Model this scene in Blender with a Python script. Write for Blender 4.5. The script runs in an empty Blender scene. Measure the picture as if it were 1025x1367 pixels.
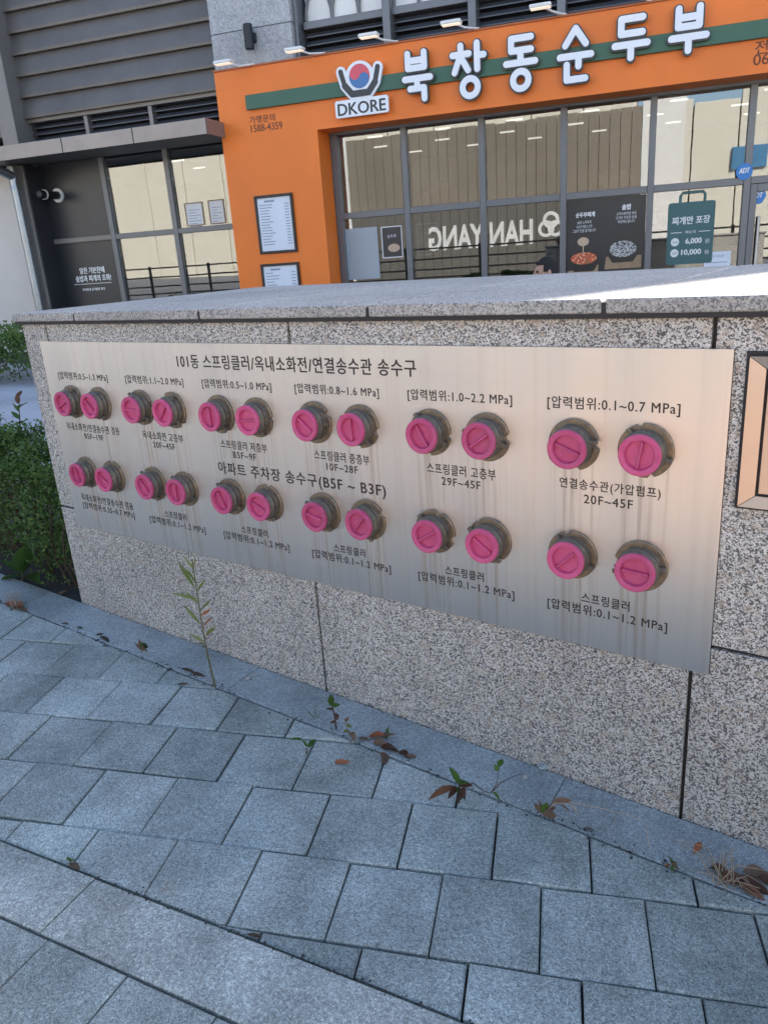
import bpy, bmesh, math, random
from mathutils import Vector, Matrix
random.seed(7)
R = math.radians
scene = bpy.context.scene
COL = scene.collection

# ------------------------------------------------------------------ camera, sky, sun, exposure
F_PX, CXP, CYP = 1017.18, 512.5, 683.5            # focal length and centre in photo pixels
YAW, PITCH, ROLL = R(-36.096), R(18.766), R(-4.084)
CAM = Vector((0.0, -1.48, 1.25))
fwd = Vector((math.sin(YAW)*math.cos(PITCH), math.cos(YAW)*math.cos(PITCH), -math.sin(PITCH)))
rgt = Vector((math.cos(YAW), -math.sin(YAW), 0)); upv = rgt.cross(fwd)
c_, s_ = math.cos(ROLL), math.sin(ROLL)
rgt, upv = rgt*c_ + upv*s_, upv*c_ - rgt*s_
cam = bpy.data.cameras.new('camera'); cam_o = bpy.data.objects.new('camera', cam); COL.objects.link(cam_o)
m = Matrix((rgt, upv, -fwd)).transposed().to_4x4(); m.translation = CAM; cam_o.matrix_world = m
cam.sensor_fit = 'VERTICAL'; cam.sensor_height = 24; cam.lens = F_PX/1367*24
cam.clip_start = 0.02; cam.clip_end = 2000
scene.camera = cam_o

SUN_EL, SUN_AZ = R(38), R(67)                      # azimuth counted from +X towards +Y
sdir = Vector((math.cos(SUN_AZ)*math.cos(SUN_EL), math.sin(SUN_AZ)*math.cos(SUN_EL), math.sin(SUN_EL)))
world = bpy.data.worlds.new('World'); scene.world = world; world.use_nodes = True
nt = world.node_tree; nt.nodes.clear()
sky = nt.nodes.new('ShaderNodeTexSky'); sky.sky_type = 'NISHITA'; sky.sun_disc = False
sky.sun_elevation = SUN_EL; sky.sun_rotation = math.pi/2 - SUN_AZ
sky.air_density = 1.0; sky.dust_density = 1.5; sky.ozone_density = 1.0
bg = nt.nodes.new('ShaderNodeBackground'); bg.inputs[1].default_value = 0.11
wo = nt.nodes.new('ShaderNodeOutputWorld')
nt.links.new(sky.outputs[0], bg.inputs[0]); nt.links.new(bg.outputs[0], wo.inputs[0])
sun = bpy.data.lights.new('sun', 'SUN'); sun.energy = 4.0; sun.angle = R(0.5); sun.color = (1, .93, .82)
sun_o = bpy.data.objects.new('sun', sun); COL.objects.link(sun_o)
sun_o.rotation_euler = sdir.to_track_quat('Z', 'Y').to_euler(); sun_o.location = (8, 10, 20)
scene.view_settings.view_transform = 'Standard'; scene.view_settings.look = 'None'
scene.view_settings.exposure = 2.1; scene.view_settings.gamma = 1.0

# ------------------------------------------------------------------ pixel to place
def ray(x, y): return (fwd + rgt*((x-CXP)/F_PX) - upv*((y-CYP)/F_PX)).normalized()
GX, GY = -0.0215, -0.0068
def gz(x, y): return GX*x + GY*y
def gnd(x, y):
    d = ray(x, y); t = (gz(CAM.x, CAM.y)-CAM.z)/(d.z-GX*d.x-GY*d.y); return CAM + d*t
def onY(x, y, Y): d = ray(x, y); return CAM + d*((Y-CAM.y)/d.y)
FA = R(17); fe = Vector((math.cos(FA), math.sin(FA), 0)); fn = Vector((-math.sin(FA), math.cos(FA), 0)); FD = 9.5
FAC = Matrix(((fe.x, 0, -fn.x, CAM.x+fn.x*FD), (fe.y, 0, -fn.y, CAM.y+fn.y*FD), (0, 1, 0, 0), (0, 0, 0, 1)))  # local: (u, height, outwards)
def fp(x, y, v=0.0):
    d = ray(x, y); q = d*((FD+v)/d.dot(fn)); return q.dot(fe), q.z+CAM.z
PX0, PZ0, PW, PH = -2.450, 0.387, 2.167, 0.659
PLT = Matrix(((1, 0, 0, PX0), (0, 0, -1, -0.006), (0, 1, 0, PZ0), (0, 0, 0, 1)))   # plate: (x, height, outwards)
ID = Matrix.Identity(4)

# ------------------------------------------------------------------ materials
MATS = {}
class NB:
    def __init__(s, name):
        s.m = bpy.data.materials.new(name); s.m.use_nodes = True; s.t = s.m.node_tree; s.n = s.t.nodes
        s.b = s.n['Principled BSDF']; MATS[name] = s.m; s._pos = None
    def add(s, t, **k):
        o = s.n.new(t)
        for a, v in k.items(): setattr(o, a, v)
        return o
    def link(s, a, b): s.t.links.new(a, b)
    def pos(s):
        if s._pos is None: s._pos = s.add('ShaderNodeNewGeometry').outputs['Position']
        return s._pos
    def mapped(s, scale=(1, 1, 1), rot=(0, 0, 0), src=None):
        q = s.add('ShaderNodeMapping'); q.inputs['Scale'].default_value = scale; q.inputs['Rotation'].default_value = rot
        s.link(src or s.pos(), q.inputs[0]); return q.outputs[0]
    def noise(s, scale, detail=3, rough=.55, vec=None, dist=0.0):
        q = s.add('ShaderNodeTexNoise'); q.inputs['Scale'].default_value = scale; q.inputs['Detail'].default_value = detail
        q.inputs['Roughness'].default_value = rough; q.inputs['Distortion'].default_value = dist
        s.link(vec or s.pos(), q.inputs['Vector']); return q.outputs['Fac']
    def voro(s, scale, vec=None, out='Color'):
        q = s.add('ShaderNodeTexVoronoi'); q.inputs['Scale'].default_value = scale
        s.link(vec or s.pos(), q.inputs['Vector']); return q.outputs[out]
    def ramp(s, src, stops, interp='LINEAR'):
        q = s.add('ShaderNodeValToRGB'); q.color_ramp.interpolation = interp; e = q.color_ramp.elements
        while len(e) < len(stops): e.new(.5)
        for el, (p, c) in zip(e, stops):
            el.position = p; el.color = (*c, 1) if isinstance(c, tuple) else (c, c, c, 1)
        s.link(src, q.inputs[0]); return q.outputs[0]
    def mix(s, a, b, fac=.5, mode='MIX'):
        q = s.add('ShaderNodeMix', data_type='RGBA', blend_type=mode)
        for v, i in ((fac, 0), (a, 6), (b, 7)):
            if hasattr(v, 'links') or hasattr(v, 'is_linked'): s.link(v, q.inputs[i])
            else: q.inputs[i].default_value = (*v, 1) if isinstance(v, tuple) else v
        return q.outputs[2]
    def math(s, op, a, b=0.0):
        q = s.add('ShaderNodeMath', operation=op)
        for v, i in ((a, 0), (b, 1)):
            if hasattr(v, 'is_linked'): s.link(v, q.inputs[i])
            else: q.inputs[i].default_value = v
        return q.outputs[0]
    def rand(s): return s.add('ShaderNodeObjectInfo').outputs['Random']
    def base(s, v):
        if hasattr(v, 'is_linked'): s.link(v, s.b.inputs['Base Color'])
        else: s.b.inputs['Base Color'].default_value = (*v, 1)
    def set(s, rough=.6, metal=0.0, spec=None):
        s.b.inputs['Roughness'].default_value = rough; s.b.inputs['Metallic'].default_value = metal
        if spec is not None: s.b.inputs['Specular IOR Level'].default_value = spec
    def bump(s, h, strength=.3, dist=.002):
        q = s.add('ShaderNodeBump'); q.inputs['Strength'].default_value = strength; q.inputs['Distance'].default_value = dist
        s.link(h, q.inputs['Height']); s.link(q.outputs[0], s.b.inputs['Normal'])

def plain(name, col, rough=.6, metal=0.0, var=.12, scale=3.0, bump=0.0, bscale=200):
    q = NB(name)
    n_ = q.ramp(q.noise(scale, 5, .6), [(.25, 1-var), (.75, 1+var*.4)])
    q.base(q.mix(col, n_, 1.0, 'MULTIPLY')); q.set(rough, metal)
    if bump: q.bump(q.noise(bscale, 3), bump, .001)
    return q.m

def granite(name, light, dark, pink, sc, bump=.15, pinkamt=.6, darkpos=.36, rough=.55, smooth=.05):
    q = NB(name)
    warp = q.mix(q.pos(), q.add('ShaderNodeTexNoise').outputs['Color'], 0.0)
    wn = q.add('ShaderNodeTexNoise'); wn.inputs['Scale'].default_value = sc*.9; wn.inputs['Detail'].default_value = 2; q.link(q.pos(), wn.inputs['Vector'])
    vm = q.add('ShaderNodeVectorMath', operation='MULTIPLY_ADD'); q.link(wn.outputs['Color'], vm.inputs[0])
    vm.inputs[1].default_value = (1.4/sc,)*3; q.link(q.pos(), vm.inputs[2])
    v1 = q.voro(sc, vm.outputs[0]); bw = q.add('ShaderNodeSeparateColor'); q.link(v1, bw.inputs[0])
    crystals = q.ramp(bw.outputs[0], [(0, dark), (darkpos-.14, dark), (darkpos, tuple(.45*a+.55*b for a, b in zip(light, dark))), (darkpos+.16, tuple(.8*x for x in light)), (1, light)])
    fine = q.ramp(q.noise(sc*2.6, 2, .6), [(.36, .45), (.56, 1.0)])
    c = q.mix(crystals, fine, .65, 'MULTIPLY')
    v2 = q.voro(sc*.22, vm.outputs[0]); s2 = q.add('ShaderNodeSeparateColor'); q.link(v2, s2.inputs[0])
    pm = q.ramp(s2.outputs[1], [(.80, 0.0), (.9, pinkamt)])
    c = q.mix(c, pink, pm)
    stain = q.ramp(q.noise(2.3, 5, .6), [(.3, .82), (.65, 1.05)])
    c = q.mix(c, stain, 1.0, 'MULTIPLY'); c = q.mix(c, q.ramp(q.rand(), [(0, .90), (1, 1.06)]), 1.0, 'MULTIPLY')
    run = q.ramp(q.noise(1.0, 4, .6, q.mapped((16, 16, .7))), [(.52, 0.0), (.75, .30)]); c = q.mix(c, (.22, .20, .18), run)
    q.base(c); q.set(rough)
    q.bump(q.noise(sc*1.3, 3), bump, .001)
    return q.m

granite('granite_panel', (.80, .765, .71), (.105, .10, .096), (.46, .37, .28), 360, darkpos=.44, pinkamt=.45)
granite('granite_coping', (.60, .58, .545), (.20, .195, .185), (.46, .40, .36), 300, bump=.5, rough=.75, pinkamt=.35)
plain('sealant', (.028, .025, .025), .7)
plain('mortar', (.10, .10, .10), .9)

def paving(name, a, b, speck, bumpk, spk=.35, patch=5.0):
    q = NB(name)
    vs = q.add('ShaderNodeSeparateColor'); q.link(q.voro(speck*1.7), vs.inputs[0]); g1 = q.ramp(vs.outputs[0], [(.0, spk), (.3, .8), (.75, 1.05), (1, 1.6)])
    g = q.mix(g1, q.ramp(q.noise(speck*.5, 3, .7), [(.35, .8), (.65, 1.2)]), 1.0, 'MULTIPLY')
    pt = q.ramp(q.noise(patch, 6, .62), [(.34, .72), (.66, 1.22)])
    obj = q.ramp(q.rand(), [(0, .82), (.5, 1.0), (1, 1.14)])
    spots = q.ramp(q.voro(9.0, q.mapped((1, 1, .2)), 'Distance'), [(.0, .62), (.05, .72), (.09, 1.0)])
    spotm = q.ramp(q.noise(1.7, 2), [(.52, 0.0), (.60, 1.0)])
    base = q.mix(a, b, q.ramp(q.noise(2.1, 4), [(.35, 0.0), (.65, 1.0)]))
    c = q.mix(base, g, .8, 'MULTIPLY'); c = q.mix(c, pt, 1.0, 'MULTIPLY'); c = q.mix(c, obj, 1.0, 'MULTIPLY')
    c = q.mix(c, spots, q.math('MULTIPLY', spotm, .8), 'MULTIPLY')
    rust = q.ramp(q.noise(7.5, 3), [(.70, 0.0), (.78, .35)])
    c = q.mix(c, (.30, .22, .16), rust)
    q.base(c); q.set(.82)
    h = q.math('ADD', q.noise(speck*1.5, 2, .7), q.math('MULTIPLY', q.noise(patch*5, 4), .6)); q.bump(h, bumpk, .0016)
    return q.m
paving('paver', (.280, .322, .308), (.325, .350, .328), 250, .5, .30)
paving('edging', (.29, .335, .34), (.315, .345, .345), 240, .5, .55, 3.0)
paving('kerb', (.315, .345, .325), (.372, .378, .345), 200, 1.0, .45, 6.0)
plain('bedding', (.035, .034, .033), .95, var=.5, scale=40)
plain('asphalt', (.17, .175, .185), .9, var=.25, scale=.6, bump=.3, bscale=90)
plain('red_paving', (.45, .29, .205), .85, var=.2, scale=2.0)
plain('plaza', (.42, .44, .47), .6, var=.25, scale=1.6)

# brushed steel plate with rusty run-off below the inlets
q = NB('brushed_steel')
sx = q.add('ShaderNodeSeparateXYZ'); q.link(q.pos(), sx.inputs[0])
fine = q.noise(1.0, 2, .5, q.mapped((14, 14, 1400)))
lx = q.math('SUBTRACT', sx.outputs[0], PX0); ph = q.math('MODULO', q.math('SUBTRACT', lx, .024), .349)
w1 = q.math('ABSOLUTE', q.math('SUBTRACT', ph, .1065)); w2 = q.math('ABSOLUTE', q.math('SUBTRACT', ph, .2535))
near = q.math('MINIMUM', w1, w2); nearm = q.ramp(near, [(.0, 1.0), (.032, .75), (.06, 0.05)])
zz = q.math('SUBTRACT', sx.outputs[2], PZ0)
zm = q.ramp(zz, [(0.0, .55), (.10, .95), (.18, 1.0), (.2, 1.0), (.22, .5), (.30, .8), (.43, 1.0), (.47, 0.0), (1, 0.0)])
st = q.ramp(q.noise(1.0, 4, .62, q.mapped((95, 95, 1.6))), [(.47, 0.0), (.66, 1.0)])
mask = q.math('MULTIPLY', q.math('MULTIPLY', st, nearm), zm)
general = q.ramp(q.noise(1.0, 4, .6, q.mapped((40, 40, .9))), [(.52, 0.0), (.80, .20)])
mask = q.math('MINIMUM', q.math('ADD', q.math('MULTIPLY', mask, .55), general), 1.0)
basec = q.mix((.66, .65, .635), (.735, .72, .70), fine)
q.base(q.mix(basec, (.30, .235, .18), mask))
q.set(.36, 1.0)
rr = q.math('ADD', q.math('MULTIPLY', mask, .3), q.math('ADD', q.math('MULTIPLY', fine, .08), .39)); q.link(rr, q.b.inputs['Roughness'])
q.b.inputs['Anisotropic'].default_value = .75
tg = q.add('ShaderNodeTangent', direction_type='UV_MAP'); tg.uv_map = 'UVMap'; q.link(tg.outputs[0], q.b.inputs['Tangent'])
wv = q.add('ShaderNodeBump'); wv.inputs['Strength'].default_value = 1.0; wv.inputs['Distance'].default_value = .02; q.link(q.noise(1.0, 2, .5, q.mapped((3.2, 3.2, .25))), wv.inputs['Height'])
fb = q.add('ShaderNodeBump'); fb.inputs['Strength'].default_value = .06; fb.inputs['Distance'].default_value = .0004; q.link(fine, fb.inputs['Height']); q.link(wv.outputs[0], fb.inputs['Normal']); q.link(fb.outputs[0], q.b.inputs['Normal'])
plain('plate_ink', (.035, .028, .024), .55, var=.4, scale=60)
plain('steel_frame', (.50, .44, .40), .30, 1.0, var=.06)
q = NB('pink_plastic')
fade = q.ramp(q.noise(45, 5, .65), [(.35, 0.0), (.7, .55)]); dust = q.ramp(q.noise(160, 4, .7), [(.55, 0.0), (.8, .35)])
c = q.mix((.53, .062, .180), (.58, .125, .25), fade); c = q.mix(c, (.42, .25, .24), dust); c = q.mix(c, q.ramp(q.rand(), [(0, .86), (1, 1.08)]), 1.0, 'MULTIPLY'); q.base(c); q.set(.5)
q.bump(q.noise(420, 3), .2, .0008)
q = NB('bronze'); q.base(q.mix((.20, .165, .13), (.33, .24, .15), q.ramp(q.noise(60, 5, .65), [(.38, 0.0), (.62, 1.0)]))); q.set(.5, .75); q.bump(q.noise(260, 4), .5, .001)
q = NB('bronze_body'); q.base(q.mix((.15, .135, .115), (.25, .195, .135), q.ramp(q.noise(90, 5, .7), [(.42, 0.0), (.66, 1.0)]))); q.set(.55, .6); q.bump(q.noise(300, 4), .6, .001)

plain('orange_paint', (.88, .20, .020), .5, var=.13, scale=1.1, bump=.12, bscale=140)
plain('orange_trim', (.42, .11, .03), .5)
plain('green_paint', (.045, .125, .078), .5, var=.06)
plain('sign_white', (.80, .82, .86), .35, var=.03)
plain('sign_side', (.05, .055, .06), .4)
plain('logo_black', (.045, .047, .05), .5); plain('logo_red', (.72, .10, .14), .5); plain('logo_blue', (.07, .19, .42), .5)
plain('brown_ink', (.16, .045, .015), .6)
plain('frame_grey', (.16, .165, .175), .42, .35, var=.08)
plain('trim_taupe', (.21, .195, .185), .45, .3, var=.1)
plain('cladding', (.165, .15, .138), .48, .35, var=.22, scale=2.2)
plain('canopy_metal', (.26, .23, .215), .38, .45, var=.15)
plain('louvre', (.085, .09, .105), .45, .4)
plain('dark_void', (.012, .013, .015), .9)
plain('dark_panel', (.028, .030, .036), .35, var=.2)
plain('stucco', (.64, .59, .53), .85, var=.06, bump=.15, bscale=60)
granite('upper_stone', (.56, .57, .58), (.36, .37, .38), (.5, .47, .45), 60, bump=.2, rough=.7, pinkamt=.3)
plain('black_metal', (.02, .021, .024), .4, .3)
plain('pipe_steel', (.33, .36, .40), .32, .8, var=.15)
plain('white_paint', (.78, .77, .74), .5, var=.05)
plain('sheet_blue', (.36, .41, .45), .5); plain('paper', (.72, .76, .82), .6, var=.06); plain('print_grey', (.30, .34, .42), .7)
plain('poster_dark', (.022, .024, .028), .35, var=.4, scale=3); plain('poster_white', (.75, .75, .74), .6)
plain('takeout_green', (.045, .125, .125), .5, var=.05)
plain('bowl_black', (.018, .018, .02), .3); plain('wood', (.36, .24, .14), .6, var=.3, scale=12)
q = NB('stew'); q.base(q.ramp(q.voro(38, out='Distance'), [(.1, (.75, .62, .42)), (.35, (.55, .20, .06)), (.6, (.62, .05, .03)), (.9, (.20, .16, .06))])); q.set(.5)
q = NB('rice'); q.base(q.ramp(q.voro(60, out='Distance'), [(.15, (.75, .75, .72)), (.5, (.30, .30, .29)), (.8, (.03, .03, .03))])); q.set(.6)
plain('sticker_blue', (.02, .20, .55), .4); plain('broth', (.55, .40, .28), .5)
plain('room_wall', (.26, .22, .18), .8); plain('room_dark', (.06, .055, .05), .8); plain('room_ceiling', (.40, .38, .35), .8)
plain('shade_peach', (.75, .42, .26), .6)
q = NB('lamp_glow'); q.base((.9, .9, .85)); q.b.inputs['Emission Color'].default_value = (1, .93, .82, 1); q.b.inputs['Emission Strength'].default_value = .6
q = NB('flood_glow'); q.base((.9, .88, .8)); q.b.inputs['Emission Color'].default_value = (1, .82, .6, 1); q.b.inputs['Emission Strength'].default_value = .18
q = NB('glass'); tr = q.add('ShaderNodeBsdfTransparent'); tr.inputs[0].default_value = (.55, .58, .58, 1)
gl = q.add('ShaderNodeBsdfGlossy'); gl.inputs['Roughness'].default_value = 0.0; gl.inputs['Color'].default_value = (.95, .97, 1, 1)
bp = q.add('ShaderNodeBump'); bp.inputs['Strength'].default_value = .012; bp.inputs['Distance'].default_value = .02; q.link(q.noise(1.6, 2), bp.inputs['Height']); q.link(bp.outputs[0], gl.inputs['Normal'])
fr = q.add('ShaderNodeLayerWeight'); fr.inputs[0].default_value = .25
mx = q.add('ShaderNodeMixShader'); q.link(q.math('ADD', q.math('MULTIPLY', fr.outputs['Fresnel'], .8), .13), mx.inputs[0])
q.link(tr.outputs[0], mx.inputs[1]); q.link(gl.outputs[0], mx.inputs[2]); q.link(mx.outputs[0], q.n['Material Output'].inputs[0])
plain('block_grey', (.15, .165, .19), .7); plain('hoarding_tan', (.25, .215, .17), .7, var=.25, scale=.5); plain('hoarding_shaded', (.145, .135, .12), .7, var=.2, scale=.5); plain('cream_wall', (.70, .655, .55), .8, var=.06, scale=.4); plain('sign_blue', (.07, .22, .40), .5)

def leafmat(name, a, b, rough=.5, trans=.25):
    q = NB(name)
    t_ = q.math('ADD', q.math('MULTIPLY', q.rand(), .4), q.math('MULTIPLY', q.noise(55, 2), .6))
    c = q.mix(a, b, q.ramp(t_, [(.2, 0.0), (.75, 1.0)])); q.base(c); q.set(rough, spec=.3)
    td = q.add('ShaderNodeBsdfTranslucent'); q.link(c, td.inputs[0]); mx = q.add('ShaderNodeMixShader'); mx.inputs[0].default_value = trans
    q.link(q.b.outputs[0], mx.inputs[1]); q.link(td.outputs[0], mx.inputs[2]); q.link(mx.outputs[0], q.n['Material Output'].inputs[0])
leafmat('leaf_hedge', (.045, .105, .025), (.18, .27, .075)); leafmat('leaf_fresh', (.12, .16, .035), (.22, .25, .07)); leafmat('leaf_weed', (.035, .09, .02), (.09, .16, .03))
leafmat('leaf_red', (.12, .055, .03), (.20, .10, .06)); leafmat('leaf_dry', (.13, .085, .06), (.24, .15, .10), .7); leafmat('leaf_orange', (.30, .09, .03), (.36, .13, .06), .7)
leafmat('straw', (.30, .24, .17), (.45, .38, .29), .7); leafmat('twig', (.06, .04, .03), (.12, .085, .06), .8)
leafmat('stem_green', (.12, .13, .05), (.26, .17, .09), .6); leafmat('leaf_burgundy', (.06, .025, .018), (.10, .05, .03))
plain('pebble', (.34, .33, .32), .8); plain('skin', (.46, .27, .19), .5, var=.08); plain('hair', (.012, .010, .009), .85); plain('shirt', (.07, .075, .085), .8); plain('cap_olive', (.06, .065, .05), .8)

# ------------------------------------------------------------------ mesh helpers
def M(name): return MATS[name]
def mk(name, verts, faces, mat, smooth=False):
    me = bpy.data.meshes.new(name); me.from_pydata([tuple(v) for v in verts], [], faces); me.update()
    mats = mat if isinstance(mat, (list, tuple)) else [mat]
    for a in mats: me.materials.append(M(a))
    if smooth: me.polygons.foreach_set('use_smooth', [True]*len(me.polygons)); me.set_sharp_from_angle(angle=R(smooth if smooth is not True else 40))
    return me
def link(name, me, parent=None, off=None, frame=None):
    o = bpy.data.objects.new(name, me); COL.objects.link(o)
    if parent is not None:
        o.parent = parent
        if off is not None: o.matrix_basis = off
    elif frame is not None: o.matrix_basis = frame
    return o
def tag(o, label=None, cat=None, group=None, kind=None):
    if label: o['label'] = label
    if cat: o['category'] = cat
    if group: o['group'] = group
    if kind: o['kind'] = kind
    return o
class Thing:
    """an Empty at the thing's base; parts are given in the coordinates of `frame`"""
    def __init__(s, name, label, cat, frame=ID, base=(0, 0, 0), group=None):
        s.o = bpy.data.objects.new(name, None); COL.objects.link(s.o); s.o.empty_display_size = .05
        s.o.matrix_basis = frame @ Matrix.Translation(base); s.off = Matrix.Translation(-Vector(base)); tag(s.o, label, cat, group)
    def part(s, name, me, under=None, label=None):
        o = link(name, me, under or s.o, s.off if under is None else None)
        if label: o['label'] = label
        return o
def box(x0, x1, y0, y1, z0, z1, bev=0.0):
    """vertices and faces of a box, its edges chamfered by bev"""
    if bev <= 0:
        v = [(x, y, z) for z in (z0, z1) for y in (y0, y1) for x in (x0, x1)]
        return v, [(0, 2, 3, 1), (4, 5, 7, 6), (0, 1, 5, 4), (2, 6, 7, 3), (0, 4, 6, 2), (1, 3, 7, 5)]
    bm = bmesh.new(); bmesh.ops.create_cube(bm, size=1)
    for v in bm.verts: v.co = ((x0+x1)/2+v.co.x*(x1-x0), (y0+y1)/2+v.co.y*(y1-y0), (z0+z1)/2+v.co.z*(z1-z0))
    bmesh.ops.bevel(bm, geom=list(bm.edges), offset=bev, segments=1, affect='EDGES')
    bm.verts.index_update(); V = [tuple(v.co) for v in bm.verts]; Fc = [tuple(v.index for v in f.verts) for f in bm.faces]; bm.free(); return V, Fc
def bx(name, mat, x0, x1, y0, y1, z0, z1, bev=0.0): V, Fc = box(min(x0, x1), max(x0, x1), min(y0, y1), max(y0, y1), min(z0, z1), max(z0, z1), bev); return mk(name, V, Fc, mat)
def join(parts):
    V, Fc = [], []
    for v, f in parts:
        n = len(V); V += list(v); Fc += [tuple(i+n for i in q) for q in f]
    return V, Fc
def prism(poly, z0, z1):
    n = len(poly); V = [(x, y, z0) for x, y in poly]+[(x, y, z1) for x, y in poly]
    return V, [tuple(range(n))[::-1], tuple(range(n, 2*n))]+[(i, (i+1) % n, n+(i+1) % n, n+i) for i in range(n)]
def capsule(a, b, r, n=8):
    a, b = Vector(a), Vector(b); t = math.atan2(b.y-a.y, b.x-a.x)
    return [(b.x+r*math.cos(t-math.pi/2+math.pi*k/n), b.y+r*math.sin(t-math.pi/2+math.pi*k/n)) for k in range(n+1)] + \
           [(a.x+r*math.cos(t+math.pi/2+math.pi*k/n), a.y+r*math.sin(t+math.pi/2+math.pi*k/n)) for k in range(n+1)]
def annulus(c, r0, r1, z0, z1, n=28):
    V = []
    for r, z in ((r1, z0), (r1, z1), (r0, z1), (r0, z0)): V += [(c[0]+r*math.cos(2*math.pi*k/n), c[1]+r*math.sin(2*math.pi*k/n), z) for k in range(n)]
    return V, [(j*n+k, j*n+(k+1) % n, ((j+1) % 4)*n+(k+1) % n, ((j+1) % 4)*n+k) for j in range(4) for k in range(n)]
def ellipse(c, rx, ry, n=24, a0=0, a1=2*math.pi): return [(c[0]+rx*math.cos(a0+(a1-a0)*k/n), c[1]+ry*math.sin(a0+(a1-a0)*k/n)) for k in range(n if a1-a0 > 6.2 else n+1)]
def lathe(profile, n=32):
    """turned about local z: profile of (r, z)"""
    V, Fc = [], []
    for r, z in profile: V += [(r*math.cos(2*math.pi*k/n), r*math.sin(2*math.pi*k/n), z) for k in range(n)]
    for j in range(len(profile)-1): Fc += [(j*n+k, j*n+(k+1) % n, (j+1)*n+(k+1) % n, (j+1)*n+k) for k in range(n)]
    Fc += [tuple(range(n))[::-1], tuple((len(profile)-1)*n+k for k in range(n))]
    return V, Fc
def tube(pts, rads, n=6):
    pts = [Vector(p) for p in pts]; V, Fc = [], []
    for i, p in enumerate(pts):
        t = (pts[min(i+1, len(pts)-1)]-pts[max(i-1, 0)]).normalized(); a = t.cross(Vector((0.3, .2, 1)))
        if a.length < .05: a = t.cross(Vector((1, 0, 0)))
        a.normalize(); b = t.cross(a); r = rads[i] if isinstance(rads, (list, tuple)) else rads
        V += [p+a*(r*math.cos(2*math.pi*k/n))+b*(r*math.sin(2*math.pi*k/n)) for k in range(n)]
    for j in range(len(pts)-1): Fc += [(j*n+k, j*n+(k+1) % n, (j+1)*n+(k+1) % n, (j+1)*n+k) for k in range(n)]
    Fc += [tuple(range(n))[::-1], tuple((len(pts)-1)*n+k for k in range(n))]
    return V, Fc
def clip(poly, nx, ny, d):
    """keep nx*x+ny*y <= d"""
    out = []
    for i in range(len(poly)):
        a, b = poly[i], poly[(i+1) % len(poly)]; da, db = nx*a[0]+ny*a[1]-d, nx*b[0]+ny*b[1]-d
        if da <= 0: out.append(a)
        if da*db < 0: t = da/(da-db); out.append((a[0]+(b[0]-a[0])*t, a[1]+(b[1]-a[1])*t))
    return out
def area(p): return .5*sum(p[i][0]*p[(i+1) % len(p)][1]-p[(i+1) % len(p)][0]*p[i][1] for i in range(len(p)))
def inset(poly, d):
    n = len(poly); out = []
    for i in range(n):
        p0, p1, p2 = Vector(poly[i-1]), Vector(poly[i]), Vector(poly[(i+1) % n])
        e1, e2 = (p1-p0).normalized(), (p2-p1).normalized(); n1, n2 = Vector((-e1.y, e1.x)), Vector((-e2.y, e2.x))
        b = n1+n2; k = max(b.dot(n1), .35); out.append(tuple(p1+b*(d/k)))
    return out
# text: collected, then turned into meshes in one go
TEXTS = []
def text(s, cx, cy, w, h, z, mat, thing, name='lettering', under=None, fat=0.0, ext=.0006, shear=0.0, label=None, bold=0.0):
    TEXTS.append((s, cx, cy, w, h, z, mat, thing, name, under, fat, ext, shear, label, bold))
def flush_texts():
    tmp = []
    for t in TEXTS:
        c = bpy.data.curves.new('text', 'FONT'); c.body = t[0]; c.offset = t[10]; c.resolution_u = 3; c.shear = t[12]; c.align_x = 'CENTER'; c.space_line = 1.15; c.space_character = 1.14 if t[6] == 'plate_ink' else 1.0
        c.extrude = .02
        o = bpy.data.objects.new('text', c); COL.objects.link(o); tmp.append(o)
    bpy.context.view_layer.update(); dg = bpy.context.evaluated_depsgraph_get()
    for t, o in zip(TEXTS, tmp):
        s, cx, cy, w, h, z, mat, th, name, under, fat, ext, shear, label, bold = t
        me = bpy.data.meshes.new_from_object(o.evaluated_get(dg))
        xs = [v.co.x for v in me.vertices]; ys = [v.co.y for v in me.vertices]
        ax, bx_, ay, by = min(xs), max(xs), min(ys), max(ys); sx = w/(bx_-ax); sy = h/(by-ay) if h else sx
        for v in me.vertices: v.co = (cx+(v.co.x-(ax+bx_)/2)*sx, cy+(v.co.y-(ay+by)/2)*sy, z+(ext if v.co.z > 0 else 0.0))
        if bold:
            V0 = [tuple(v.co) for v in me.vertices]; F0 = [tuple(p.vertices) for p in me.polygons]
            cp = [([(x+dx, y+dy, zq+(dz if zq > z+1e-6 else 0)) for x, y, zq in V0], F0) for dx, dy, dz in ((-bold, 0, 0), (bold, 0, .00012), (0, bold*.6, .00024), (0, -bold*.6, .00036))]
            V1, F1 = join(cp); me = mk(name, V1, F1, mat)
        me.name = name; me.materials.clear(); me.materials.append(M(mat)); me.update()
        ob = th.part(name, me, under)
        if label: ob['label'] = label
    for o in tmp:
        c = o.data; bpy.data.objects.remove(o); bpy.data.curves.remove(c)

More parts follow.
